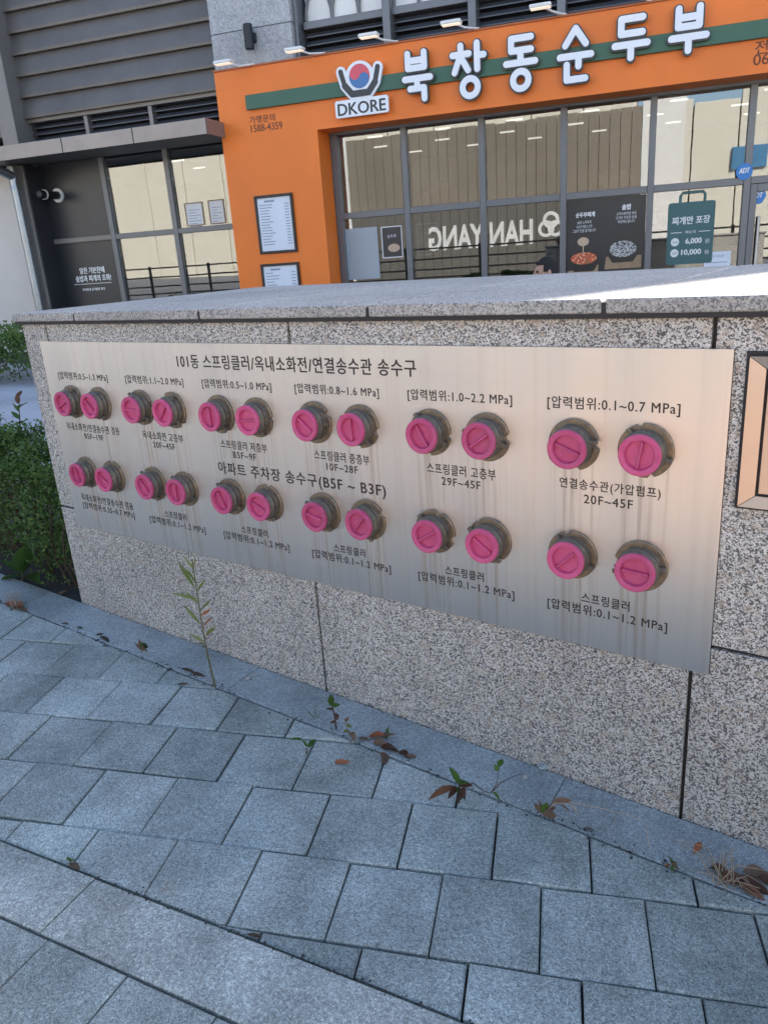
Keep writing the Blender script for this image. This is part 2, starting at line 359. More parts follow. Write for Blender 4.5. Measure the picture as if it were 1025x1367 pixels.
# ------------------------------------------------------------------ ground
def sheet(name, poly, dz, mat, thick=0.0):
    V = [(x, y, gz(x, y)+dz) for x, y in poly]
    o = link(name, mk(name, V, [tuple(range(len(V)))], mat)); return tag(o, kind='structure')
sheet('ground', [(-260, -260), (260, -260), (260, 260), (-260, 260)], -.05, 'asphalt')
pave = sheet('pavement', [(-5.2, -2.35), (-1.6, -2.0), (1.9, -1.55), (1.9, .02), (-5.2, .02)], -.02, 'bedding')
edge_y = -.157                                                # strip of long stones along the wall foot
def kerbline(x): return -.873+(x+1.591)*.1745
KA = math.atan(.1745); kd = (math.cos(KA), math.sin(KA)); kn = (-kd[1], kd[0]); KO = (-1.591, -.873)
k_up = kn[0]*KO[0]+kn[1]*KO[1]; k_lo = k_up-.150
def slab(name, poly, mat, bev=.004, gap=.0016, dz=0.0, tilt=.0, depth=.04, parent=None):
    if area(poly) < 0: poly = poly[::-1]
    a, b = inset(poly, gap), inset(poly, gap+bev); n = len(poly); cx = sum(p[0] for p in poly)/n; cy = sum(p[1] for p in poly)/n
    tx, ty = random.gauss(0, tilt), random.gauss(0, tilt); dz += random.gauss(0, tilt*.12)
    g = lambda p, d: (p[0]-cx, p[1]-cy, gz(*p)-gz(cx, cy)+d+dz+tx*(p[0]-cx)+ty*(p[1]-cy))
    V = [g(p, -depth) for p in a]+[g(p, -bev*.8) for p in a]+[g(p, 0) for p in b]
    Fc = [(j*n+k, j*n+(k+1) % n, (j+1)*n+(k+1) % n, (j+1)*n+k) for j in range(2) for k in range(n)]+[tuple(2*n+k for k in range(n))]
    o = link(name, mk(name, V, Fc, mat), parent); o.location = (cx, cy, gz(cx, cy)); return o
PS = .2; PA = R(22.72); pe = (math.cos(PA), math.sin(PA)); pn = (-pe[1], pe[0]); PO = (-1.518, -.766)
OFF = {0: 0, 1: .5, 2: .06, 3: .62, 4: .1, -1: .5, -2: -.13}
for j in range(-6, 8):
    off = OFF.get(j, .5*(j % 2)+.03)
    for i in range(-18, 20):
        a, b = i+off, i+off+1
        sq = [(PO[0]+pe[0]*PS*s+pn[0]*PS*t, PO[1]+pe[1]*PS*s+pn[1]*PS*t) for s, t in ((a, j), (b, j), (b, j+1), (a, j+1))]
        sq = clip(sq, 0, 1, edge_y-.001); sq = clip(sq, -kn[0], -kn[1], -k_up-.004) if sq else sq
        if not sq or len(sq) < 3 or abs(area(sq)) < .0006: continue
        if max(p[0] for p in sq) < -4.6 or min(p[0] for p in sq) > 1.3: continue
        slab('paver', sq, 'paver', tilt=.009, parent=pave, bev=random.uniform(.003, .0055), gap=random.uniform(.0014, .0030))
xs = [-5.1, -3.86, -2.735, -1.598, -.578, .46, 1.5]
for a, b in zip(xs, xs[1:]): slab('edging_stone', [(a, edge_y), (b, edge_y), (b-.01, -.002), (a-.01, -.002)], 'edging', tilt=.001, parent=pave, gap=.0009, bev=.002, dz=.001)
def kpt(s, t): return (KO[0]+kd[0]*s+kn[0]*t, KO[1]+kd[1]*s+kn[1]*t)
ks = [-3.3, -2.2, -1.15, -.055+.345, 1.33, 2.4, 3.4]
for a, b in zip(ks, ks[1:]): slab('kerb_stone', [kpt(a, -.148), kpt(b, -.148), kpt(b, 0), kpt(a, 0)], 'kerb', tilt=.001, parent=pave, gap=.0008, bev=.004, dz=.002)
for j in range(1, 5):
    for i in range(-16, 15):
        s0 = .318+.2*i+(.1 if j % 2 == 0 else 0); t1 = -.151-.2*(j-1)
        pl = [kpt(s0, t1-.2), kpt(s0+.2, t1-.2), kpt(s0+.2, t1), kpt(s0, t1)]
        if pl[0][0] < -4.4 or pl[1][0] > 1.3: continue
        slab('paver', pl, 'paver', tilt=.004, parent=pave)
walk = sheet('sidewalk', [(-1.9, -7.4), (-1.3, -1.9), (30, .8), (30, -9.0)], -.03, 'red_paving')
# plaza slabs beyond the hedge
plz = sheet('plaza', [(-22, .5), (-2.57, .5), (-2.57, 1.2), (12, 1.2), (12, 11.5), (-22, 11.5)], -.035, 'mortar')
def fpt(u, v): q_ = CAM+fe*u+fn*(FD+v); return (q_.x, q_.y)
for j in range(9):
    for i in range(8):
        u0 = -9.6+i*.9+(.45 if j % 2 else 0); v0 = -6.6+j*.6
        pl = [fpt(u0, v0), fpt(u0+.9, v0), fpt(u0+.9, v0+.6), fpt(u0, v0+.6)]
        if min(p[1] for p in pl) < .52 or (max(p[0] for p in pl) > -2.6 and min(p[1] for p in pl) < 1.25): continue
        slab('paving_slab', pl, 'plaza', gap=.003, tilt=.001, dz=-.01, depth=.02, parent=plz)

# ------------------------------------------------------------------ granite wall
WX0, WX1, WY1 = -2.547, 1.6, 1.16
PT, HZ = 1.1025, .448
wall = Thing('granite_wall', 'low grey speckled granite wall with wide coping in front of the orange shopfront', 'wall', ID, (-.47, .55, 0))
wall.part('core', bx('core', 'sealant', WX0+.012, WX1-.012, .010, WY1-.01, -.10, PT-.004))
def panel(x0, x1, z0, z1): wall.part('panel', bx('panel', 'granite_panel', x0, x1, 0, .03, z0, z1, .0015))
G = .0042
for a, b in zip([WX0, -2.410, -1.338, -.32, .70], [-2.410, -1.338, -.32, .70, WX1]):
    panel(a+(G if a > WX0 else 0), b-(G if b < WX1 else 0), HZ+G, PT-.001)
for a, b in zip([WX0, -1.338, -.32, .70], [-1.338, -.32, .70, WX1]): panel(a+(G if a > WX0 else 0), b-(G if b < WX1 else 0), -.09, HZ-G)
for z0, z1 in ((-.09, HZ-G), (HZ+G, PT)):
    wall.part('panel', bx('panel', 'granite_panel', WX0, WX0+.02, .0305, WY1, z0, z1, .0015))
    wall.part('panel', bx('panel', 'granite_panel', WX0+.0205, WX1, WY1-.02, WY1+.004, z0, z1, .0015))
cx_ = [-2.575, -2.221, -1.646, -1.076, -.519, .05, .62, 1.19, 1.63]
for a, b in zip(cx_, cx_[1:]):
    wall.part('coping_stone', bx('coping_stone', 'granite_coping', a+.0048, b-.0048, -.016, WY1+.03, 1.1115, 1.1385, .0025))
wall.part('coping_joint', bx('coping_joint', 'sealant', -2.565, 1.62, -.0125, WY1+.02, PT-.0005, 1.132))

# steel plate and its lettering
plate = Thing('inlet_plate', 'long brushed steel sign plate with black Korean lettering on the granite wall', 'sign plate', PLT, (PW/2, 0, 0))
V, Fc = box(0, PW, 0, PH, -.0045, .0015)
me = mk('plate', V, Fc, 'brushed_steel'); uv = me.uv_layers.new(name='UVMap')
for lp in me.loops: uv.data[lp.index].uv = me.vertices[lp.vertex_index].co.xy
plate.part('plate', me)
for x, y in ((.012, .012), (PW-.012, .012), (.012, PH-.012), (PW-.012, PH-.012)):
    pass
def pt(s, cx, cy, w, h, b=.00035): text(s, cx, cy, w, h, .0017, 'plate_ink', plate, bold=b, ext=.0002)
pt('101동 스프링클러/옥내소화전/연결송수관 송수구', 1.087, .608, .816, .039, .0008)
pt('아파트 주차장 송수구(B5F ~ B3F)', 1.088, .299, .596, .042, .0008)
LC = [.2035, .5585, .904, 1.253, 1.6015, 1.948]
for cx, s in zip(LC, ['0.5~1.3', '1.1~2.0', '0.5~1.0', '0.8~1.6', '1.0~2.2', '0.1~0.7']): pt('[압력범위:%s MPa]' % s, cx, .546, .266, .029)
for cx, w, s, f in zip(LC, [.288, .186, .18, .178, .18, .21], ['옥내소화전/연결송수관 겸용', '옥내소화전 고층부', '스프링클러 저층부', '스프링클러 중층부', '스프링클러 고층부', '연결송수관(가압펌프)'], ['B5F~19F', '20F~45F', 'B5F~9F', '10F~28F', '29F~45F', '20F~45F']):
    pt(s, cx, .375, w, .026); pt(f, cx, .346, .102 if len(f) > 6 else .09, .019)
for k, cx in enumerate(LC):
    if k == 0: pt('옥내소화전/연결송수관 겸용', cx, .119, .287, .026); pt('[압력범위:0.35~0.7 MPa]', cx, .087, .286, .029)
    else: pt('스프링클러', cx, .118, .105, .024); pt('[압력범위:0.1~1.2 MPa]', cx, .087, .264, .029)

# hose inlets
CAPZ = .041
bodyP = [(.0400, .004), (.0440, .006), (.0440, .012), (.0425, .014), (.0425, .020), (.0440, .022), (.0440, .026), (.0420, .028), (.0412, CAPZ-.004), (.039, CAPZ-.003), (.0345, CAPZ-.004), (.0335, .0045)]
V, Fc = lathe(bodyP, 36); body_me = mk('coupling', V, Fc, 'bronze_body', True)
capP = [(.0385, CAPZ-.004), (.0408, CAPZ-.002), (.0412, CAPZ+.001), (.0410, CAPZ+.0055), (.0396, CAPZ+.0068), (.0310, CAPZ+.0064), (.0296, CAPZ+.0056), (.0282, CAPZ-.001), (.0262, CAPZ-.010), (.0225, CAPZ-.018), (.0165, CAPZ-.0235), (.009, CAPZ-.026), (.003, CAPZ-.0268)]
V, Fc = lathe(capP, 40); cap_me = mk('cap', V, Fc, 'pink_plastic', True)
bar_me = bx('grip_bar', 'pink_plastic', -.0272, .0272, -.0026, .0026, CAPZ-.0265, CAPZ+.0045, .0012)
def flange_mesh(k):
    n = 48; rn = random.Random(k); nots = [rn.random()*6.28]; nots.append(nots[0]+math.pi*rn.choice([.5, .8, 1.0]))
    def rad(a):
        for q_ in nots:
            d = abs((a-q_+math.pi) % (2*math.pi)-math.pi)
            if d < .09: return .0465
        return .0548
    V, Fc = [], []
    for r0, z in ((1, .0), (1, .006), (.965, .0075), (0, .0075)):
        for i in range(n):
            a = 2*math.pi*i/n; r = rad(a)*r0 if r0 else .041; V.append((r*math.cos(a), r*math.sin(a), z))
    for j in range(3): Fc += [(j*n+i, j*n+(i+1) % n, (j+1)*n+(i+1) % n, (j+1)*n+i) for i in range(n)]
    return mk('flange', V, Fc, 'bronze')
fl_me = [flange_mesh(k) for k in range(6)]
V, Fc = join([box(.042, .0555, -.0045, .0045, .013, .021, .001), box(.040, .046, -.006, .006, .011, .023, .001)]); lug_me = mk('lug', V, Fc, 'bronze_body')
FLOORS = ['B5F to 19F column', 'indoor 20F to 45F column', 'B5F to 9F column', '10F to 28F column', '29F to 45F column', 'booster pump column']
ang = [[25, -42, 0, 50, 90, 5, -38, 92, -60, 35, -22, 80], [-75, -28, -50, 90, -62, -22, -14, 50, 32, -36, 45, -5]]
lugA = [[60, 300], [130, 330], [200, 20], [150, 300], [175, 355], [140, 310]]
for row in range(2):
    for k, cx in enumerate(LC):
        for s in (0, 1):
            x = cx+(s-.5)*.1465; y = (.462, .217)[row]
            lab = '%s pink capped hose inlet of the %s pair in the %s' % (('first', 'second')[s], ('upper', 'lower')[row], FLOORS[k])
            t = Thing('hose_inlet', lab, 'hose inlet', PLT @ Matrix.Translation((x, y, .0016)), (0, 0, 0), 'capped hose inlets in two rows on the steel plate')
            idx = k*2+s
            f = t.part('flange', fl_me[(idx+row*2) % 6]); f.rotation_euler.z = random.random()*6.28
            b = t.part('coupling', body_me); b.rotation_euler.z = random.random()
            for a in random.choice(lugA):
                l = t.part('lug', lug_me); l.rotation_euler.z = R(a+random.uniform(-15, 15)); 
            c = t.part('cap', cap_me); c.rotation_euler = (R(random.uniform(-1, 1)), R(random.uniform(-1, 1)), R(ang[row][idx]))
            t.part('grip_bar', bar_me, c)

# framed steel panel beside the plate
cab = Thing('wall_panel', 'framed stainless steel wall panel with black gasket set in the granite beside the plate', 'wall panel', ID, (.03, -.01, .755))
fx0, fx1, fz0, fz1 = -.262, .34, .752, 1.043
cab.part('gasket', bx('gasket', 'sealant', fx0, fx1, -.006, .0, fz0, fz1, .001))
g_ = .007
def mitre(p, q_, dpt=.012, w=.034):
    return None
ox0, ox1, oz0, oz1 = fx0+g_, fx1-g_, fz0+g_, fz1-g_; w = .028; ix0, ix1, iz0, iz1 = ox0+w, ox1-w, oz0+w*.8, oz1-w*.8
for quad in ([(ox0, oz0), (ox0, oz1), (ix0, iz1), (ix0, iz0)], [(ox1, oz0), (ix1, iz0), (ix1, iz1), (ox1, oz1)], [(ox0, oz1), (ox1, oz1), (ix1, iz1), (ix0, iz1)], [(ox0, oz0), (ix0, iz0), (ix1, iz0), (ox1, oz0)]):
    qq = inset(quad if area(quad) > 0 else quad[::-1], .0006)
    inner = lambda p: abs(p[0]-ix0) < .003 or abs(p[0]-ix1) < .003 or abs(p[1]-iz0) < .003 or abs(p[1]-iz1) < .003
    V = [(x, -.004, z) for x, z in qq]+[(x, -.012 if inner((x, z)) else -.018, z) for x, z in qq]
    cab.part('frame_bar', mk('frame_bar', V, [(0, 1, 2, 3), (4, 7, 6, 5)]+[(i, 4+i, 4+(i+1) % 4, (i+1) % 4) for i in range(4)], 'steel_frame'))
cab.part('door', bx('door', 'steel_frame', ix0+.004, ix1-.004, -.011, -.0065, iz0+.004, iz1-.004, .001))

# ------------------------------------------------------------------ shop building (facade coordinates: u, height, outwards)
GV = .42                                                     # glazing lies this far behind the orange front
u0, ztop = fp(285.6, 98); uj, zso = fp(423.4, 173.4); zso = fp(720, 135.3)[1]*.5+zso*.5
ztop = (ztop+fp(720, 27.5)[1])/2; UR = 7.10; BH = 10.4
def fz(x, y, v=0.0): return fp(x, y, v)[1]
def fu(x, y, v=0.0): return fp(x, y, v)[0]
bld = Thing('shop_building', 'grey clad building with dark louvres and pale stone pier behind the orange shopfront', 'building', FAC, (-2, 0, -4))
zg = -.25
# mass behind: hollow room shell with upper storey
UL = -11.5
ztr_l = fz(180, 210, GV)
bld.part('upper_storey', bx('upper_storey', 'cladding', UL, UR, zso+.55, BH, -GV-.35, -9.0))
bld.part('end_wall', bx('end_wall', 'stucco', UR-.15, UR-.002, zg, zso+.54, -.5, -8.9))
bld.part('end_wall', bx('end_wall', 'stucco', UL, UL+.3, zg, zso+.54, -GV-.36, -8.9))
bld.part('back_wall', bx('back_wall', 'room_wall', UL+.31, UR-.16, zg, zso+.54, -7.0, -7.2))
bld.part('room_floor', bx('room_floor', 'room_dark', UL+.31, UR-.16, zg+.02, zg+.1, -GV-.1, -6.99))
bld.part('room_ceiling', bx('room_ceiling', 'room_ceiling', UL+.31, UR-.16, zso+.30, zso+.36, -GV-.15, -6.99))
# cladding boards on the left
cu0, cu1 = fu(6, 100, GV-.1), fu(283, 60, GV-.1)
zl = [fz(150, y, GV-.1) for y in (138, 105, 76, 46, 15)]
step = (zl[-1]-zl[0])/4; zb0 = zl[0]-.02
for k in range(9):
    z0 = zb0+step*k; ov = .012
    poly = [(-GV-.02, z0-ov), (-GV+.115, z0-ov), (-GV+.12, z0+.02), (-GV+.055, z0+step-ov-.004), (-GV-.02, z0+step-ov-.004)]
    V = [(cu0, y, zz) for zz, y in poly]+[(cu1+.35, y, zz) for zz, y in poly]; n = 5
    bld.part('cladding_board', mk('cladding_board', V, [tuple(range(n))[::-1], tuple(range(n, 2*n))]+[(i, (i+1) % n, n+(i+1) % n, n+i) for i in range(n)], 'cladding'))
# louvre band above the canopy
lz1 = zb0-.03; lz0 = fz(100, 192, GV); lus = [fu(x, y, GV) for x, y in ((33, 188), (117, 160), (203, 150), (300, 130))]
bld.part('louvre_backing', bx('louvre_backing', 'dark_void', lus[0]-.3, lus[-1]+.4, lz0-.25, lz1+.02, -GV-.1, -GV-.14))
bld.part('louvre_rail', bx('louvre_rail', 'trim_taupe', lus[0]-.3, lus[-1]+.35, lz1-.03, lz1+.045, -GV+.05, -GV-.08, .004))
def slats(ua, ub, za, zb, pitch, v0):
    n = max(1, int((zb-za)/pitch))
    for k in range(n):
        z = za+(zb-za)*(k+.5)/n; h = pitch*.36
        V = [(ua, z-h, v0), (ua, z-h*.55, v0), (ua, z+h*1.0, v0-.05), (ua, z+h*.6, v0-.05)]; V += [(ub, y, zz) for _, y, zz in V]
        bld.part('louvre_slat', mk('louvre_slat', V, [(0, 1, 2, 3), (7, 6, 5, 4), (0, 4, 5, 1), (1, 5, 6, 2), (2, 6, 7, 3), (3, 7, 4, 0)], 'louvre'))
for a, b in zip(lus, lus[1:]):
    slats(a+.03, b-.03, lz0-.16, lz1-.04, .075, -GV+.0)
    bld.part('louvre_post', bx('louvre_post', 'trim_taupe', a-.03, a+.03, lz0-.2, lz1-.032, -GV+.04, -GV-.08, .004))
# canopy
CV = -.45; ca_u1 = fu(276, 172, CV); cz1 = fz(200, 168, CV); cz0 = fz(200, 189, CV)
cz1, cz0 = (cz1+fz(60, 186, CV))/2, (cz0+fz(60, 207, CV))/2
can = Thing('canopy', 'flat grey metal canopy over the dark panel and the left windows', 'canopy', FAC, (-7, cz0, .2))
jts = [fu(83, 195, CV), fu(177, 180, CV)]
cus = [-11.4, jts[0]-1.1*1.0, jts[0], jts[1], ca_u1]
for a, b in zip(cus, cus[1:]): can.part('fascia_panel', bx('fascia_panel', 'canopy_metal', a+.006, b-.006, cz0, cz1, -CV, -CV-.02, .003))
can.part('deck', bx('deck', 'trim_taupe', -11.39, ca_u1-.012, cz0+.02, cz1-.012, -CV-.021, -GV+.10))
can.part('end_panel', bx('end_panel', 'canopy_metal', ca_u1-.0115, ca_u1-.001, cz0+.003, cz1-.003, -CV-.0215, -.02))
# left pilaster, reveal, white wall
pv = -.32
for _ in range(40): pv += .5*(fu(46, 300, pv)-fu(70, 300, GV))*1.0
pv = max(-.4, min(.2, pv)); print('PV', pv)
pu0, pu1 = fu(10, 215, pv), fu(28, 215, pv)
bld.part('pilaster', bx('pilaster', 'trim_taupe', pu0, pu1, zg, cz0-.003, -pv, -GV-.30, .005))
bld.part('pilaster', bx('pilaster', 'trim_taupe', pu0-.05, pu1-.02, cz1+.004, BH-.1, -pv-.05, -GV-.30, .005))
bld.part('reveal', bx('reveal', 'dark_panel', pu1+.002, pu1+.02, zg, cz0-.004, -pv-.03, -GV-.2))
wl = Thing('stucco_wall', 'pale cream rendered wall left of the drainpipe behind the low shrub', 'wall', FAC, (-11, 0, 0))
wl.part('wall', bx('wall', 'stucco', -16, pu0-.004, zg, cz0-.006, -pv-.06, -GV-.8))
pipe = Thing('drainpipe', 'grey galvanised drainpipe running down the taupe pilaster', 'drainpipe', FAC, (fu(35, 320, pv-.08), 0, -pv+.08))
pc = fu(35, 320, pv-.09); V, Fc = tube([(pc, zg, -pv+.09), (pc, cz0-.02, -pv+.09)], .058, 14); pipe.part('pipe', mk('pipe', V, Fc, 'pipe_steel', True))
V, Fc = tube([(pc, cz1+.01, -CV+.07), (pc, BH-1, -CV+.07)], .058, 14); pipe.part('pipe', mk('pipe', V, Fc, 'pipe_steel', True))
V, Fc = tube([(pc, cz1+.3, -CV+.07), (pc, cz1-.0, -CV+.07), (pc, cz0-.02, -CV+.07), (pc, cz0-.14, -pv+.1), (pc, cz0-.3, -pv+.09)], .064, 14); pipe.part('elbow', mk('elbow', V, Fc, 'pipe_steel', True))
for zz in (1.0, 1.75):
    V, Fc = annulus((pc, -(-pv+.09)), .058, .066, 0, .03, 20); V = [(x, zz+z, -y) for x, y, z in V]; pipe.part('bracket', mk('bracket', V, Fc, 'pipe_steel'))
# glazing frames
def vbar(ua, z0, z1, w=.07, mat='frame_grey', dep=.09, T=None): (T or bld).part('mullion', bx('mullion', mat, ua-w/2, ua+w/2, z0, z1, -GV+dep/2, -GV-dep/2, .004))
def pane(ua, ub, za, zb): bld.part('window_pane', bx('window_pane', 'glass', ua, ub, za, zb, -GV-.010, -GV-.018))
lm = [fu(64, 300, GV), (fu(137, 217, GV)+fu(168, 399, GV))/2, (fu(222.5, 206, GV)+fu(248, 388, GV))/2, u0+.06]
zt_l = (fz(66, 217, GV)+fz(294, 191, GV))/2; ztr = (fz(74.6, 319.6, GV)+fz(307, 300, GV))/2-.03
for ua in lm[:3]: vbar(ua, zg, zt_l, .075)
bld.part('head_rail', bx('head_rail', 'trim_taupe', pu1+.025, u0+.2, zt_l+.002, zt_l+.09, -GV+.05, -GV-.06, .004))
bld.part('head_panel', bx('head_panel', 'dark_panel', pu1+.025, u0+.2, zt_l+.092, cz1+.02, -GV-.02, -GV-.08))
for a, b in zip(lm, lm[1:]): bld.part('transom', bx('transom', 'trim_taupe' if a == lm[0] else 'frame_grey', a+.039, b-.039, ztr-.035, ztr+.035, -GV+.04, -GV-.04, .004))
bld.part('dark_panel', bx('dark_panel', 'dark_panel', lm[0]+.038, lm[1]-.038, ztr+.036, zt_l, -GV+.005, -GV-.02))
bld.part('dark_panel', bx('dark_panel', 'dark_panel', lm[0]+.038, lm[1]-.038, zg, ztr-.036, -GV+.005, -GV-.02))
bld.part('dark_panel', bx('dark_panel', 'dark_panel', pu1+.021, lm[0]-.038, zg, zt_l, -GV-.01, -GV-.05))
for a, b in zip(lm[1:], lm[2:]):
    pane(a+.038, b-.038, ztr+.036, zt_l); pane(a+.038, b-.038, zg, ztr-.036)
pz = fz(122, 375, GV-.006)
text('알찬 기본찬에\n솥밥과 찌개의 조화!', fu(124, 364, GV), fz(124, 366, GV), .62, .20, -GV+.006, 'poster_white', bld, bold=.004)
a, b = fp(100, 380, GV), fp(150, 377, GV); bld.part('lettering', bx('lettering', 'poster_white', a[0], b[0], (a[1]+b[1])/2-.004, (a[1]+b[1])/2+.004, -GV+.006, -GV+.007))
text('우리동네 공기밥맛 최고', fu(126, 385, GV), fz(126, 386, GV), .40, .038, -GV+.006, 'poster_white', bld, bold=.002)
# vent stub on the dark panel
vt = Thing('vent_pipe', 'black pipe stub with white collar sticking out of the dark panel', 'vent pipe', FAC @ Matrix.Translation((fu(79, 261, GV), fz(79, 261, GV), -GV+.006)), (0, 0, 0))
V, Fc = lathe([(.055, 0), (.055, .34), (.06, .345), (.06, .37), (.05, .40), (.02, .41)], 20); vt.part('pipe', mk('pipe', V, Fc, 'black_metal', True))
V, Fc = annulus((0, 0), .056, .095, 0, .025, 28); vt.part('collar', mk('collar', V, Fc, 'white_paint'))
V, Fc = annulus((0, 0), .0605, .066, .28, .31, 28); vt.part('band', mk('band', V, Fc, 'white_paint'))
# upper stone pier and louvred upper windows
UV = .12; su0, su1 = fu(287, 90, UV), fu(391, 60, UV)
zj = fz(340, 37, UV)
for z0, z1 in ((ztop-.3, zj-.004), (zj+.004, zj+1.3), (zj+1.308, BH-.05)): bld.part('stone_panel', bx('stone_panel', 'upper_stone', su0, su1, z0, z1, -UV, -GV-.34, .003))
lamp = Thing('wall_lamp', 'black cylinder wall lamp on the pale stone pier above the orange sign', 'wall lamp', FAC, (fu(332, 49, UV-.1), fz(332, 65, UV-.1), -UV))
lu, lza, lzb = fu(332, 49, UV-.1), fz(335, 66, UV-.1), fz(329, 32, UV-.1)
V, Fc = lathe([(.046, 0), (.055, .006), (.055, lzb-lza-.006), (.048, lzb-lza)], 22); V = [(lu+x, lza+z, -UV+.10-y) for x, y, z in V]; lamp.part('housing', mk('housing', V, Fc, 'black_metal', True))
lamp.part('bracket', bx('bracket', 'black_metal', lu-.02, lu+.06, (lza+lzb)/2-.05, (lza+lzb)/2+.05, -UV+.001, -UV+.06, .006))
wz = fz(560, 20, GV)
ups = [fu(405, 40, GV), fu(522, 30, GV), fu(634, 20, GV), fu(751, 5, GV)]; du = ups[3]-ups[2]; ups += [ups[3]+du*k for k in range(1, 5)]
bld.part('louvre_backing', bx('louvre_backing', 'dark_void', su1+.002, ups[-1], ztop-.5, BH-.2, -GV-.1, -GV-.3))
bld.part('window_jamb', bx('window_jamb', 'frame_grey', su1+.003, ups[0]+.02, ztop-.4, BH-.2, -UV-.08, -GV-.09, .005))
zlt = fz(450, 30, GV)
for a, b in zip(ups, ups[1:]):
    bld.part('mullion', bx('mullion', 'frame_grey', b-.045, b+.045, ztop-.4, BH-.2, -UV-.10, -GV-.09, .005))
    slats(a+.046, b-.046, ztop-.25, zlt-.05, .085, -GV+.05)
    bld.part('louvre_rail', bx('louvre_rail', 'frame_grey', a+.046, b-.046, zlt-.045, zlt+.035, -GV+.1, -GV-.06, .004))
    bld.part('tracery_panel', bx('tracery_panel', 'white_paint', a+.046, b-.046, zlt+.036, zlt+1.5, -GV-.02, -GV-.06))
    nA = 3; wA = (b-a-.1)/nA
    for k in range(nA+1):
        for sgn in (-1, 1):
            pts = [(a+.05+wA*k+sgn*wA*(.5*(1-math.cos(t*math.pi/2)))*1.0, zlt+.04+.45*t**.8, -GV+.01) for t in (0, .2, .4, .6, .8, 1)]
            if all(a+.04 < p[0] < b-.04 for p in pts):
                V, Fc = tube(pts, .018, 6); bld.part('tracery_bar', mk('tracery_bar', V, Fc, 'frame_grey'))

# ------------------------------------------------------------------ orange shopfront
front = Thing('shopfront', 'bright orange shopfront surround with a green stripe and white Korean name', 'shopfront', FAC, (.4, zg, 0))
US = 6.2
V, Fc = prism([(u0, zg), (uj, zg), (uj, zso), (US-.6, zso), (US-.6, zg), (US, zg), (US, ztop), (u0, ztop)], -GV-.10, 0.0); front.part('surround', mk('surround', V, Fc, 'orange_paint'))
front.part('flashing', bx('flashing', 'orange_trim', u0-.012, US+.01, ztop+.0008, ztop+.022, .014, -GV-.06, .003))
g0, gt = fp(327, 128.5, -.05); gb = fz(330.5, 150.7, -.05); gt = (gt+fz(1025, 22.8, -.05))/2; gb = (gb+fz(1000, 47.5, -.05))/2
front.part('stripe', bx('stripe', 'green_paint', g0, US-.25, gb, gt, .0005, .05, .003))
# raised name letters
NAME = [  # strokes in units of the letter height
 ('북', 555, 66, 137, .60, [((.1, .94), (.1, .66)), ((.46, .94), (.46, .66)), ((.1, .80), (.46, .80)), ((.1, .66), (.46, .66)), ((.02, .46), (.58, .46)), ((.29, .46), (.29, .28)), ((.13, .27), (.44, .27)), ((.44, .27), (.44, .06))], []),
 ('창', 624, 54, 132, .70, [((.2, .93), (.2, .86)), ((.04, .78), (.36, .78)), ((.2, .78), (.07, .48)), ((.2, .74), (.34, .50)), ((.52, .94), (.52, .50)), ((.52, .73), (.65, .73))], [(.37, .20, .15)]),
 ('동', 694, 44, 122, .60, [((.12, .92), (.50, .92)), ((.12, .92), (.12, .71)), ((.12, .71), (.50, .71)), ((.3, .71), (.3, .5)), ((.02, .5), (.58, .5))], [(.3, .20, .15)]),
 ('순', 768, 32, 111, .62, [((.31, .93), (.12, .66)), ((.31, .93), (.50, .66)), ((.02, .47), (.60, .47)), ((.37, .47), (.37, .29)), ((.15, .33), (.15, .07)), ((.15, .07), (.50, .07))], []),
 ('두', 843, 19, 81, .80, [((.16, .92), (.66, .92)), ((.16, .92), (.16, .60)), ((.16, .60), (.66, .60)), ((.02, .36), (.78, .36)), ((.4, .36), (.4, .07))], []),
 ('부', 921, 5, 70, .80, [((.16, .93), (.16, .55)), ((.62, .93), (.62, .55)), ((.16, .74), (.62, .74)), ((.16, .55), (.62, .55)), ((.02, .33), (.78, .33)), ((.4, .33), (.4, .05))], [])]
HREF = None
for ch, cx, yt, yb, asp, strokes, circs in NAME:
    uc, z1 = fp(cx, yt, -.12); z0 = fz(cx, yb, -.12); H = z1-z0
    if HREF is None: HREF = H
    r = HREF*.062; back, face = [], []
    P = lambda p: (uc+(p[0]-asp/2)*H, z0+p[1]*H)
    for k, (a, b) in enumerate(strokes):
        back.append(prism(capsule(P(a), P(b), r+.016), .062, .098+.0004*k)); face.append(prism(capsule(P(a), P(b), r), .1+.0003*k, .118+.0009*k))
    for k, (x, y, rr) in enumerate(circs):
        c = P((x, y)); back.append(annulus(c, rr*H-r-.012, rr*H+r+.016, .0622, .0975)); face.append(annulus(c, rr*H-r, rr*H+r, .1005, .1165, 36))
    V, Fc = join(back); bk = front.part('letter_side', mk('letter_side', V, Fc, 'sign_side'))
    V, Fc = join(face); front.part('letter', mk('letter', V, Fc, 'sign_white'), bk)
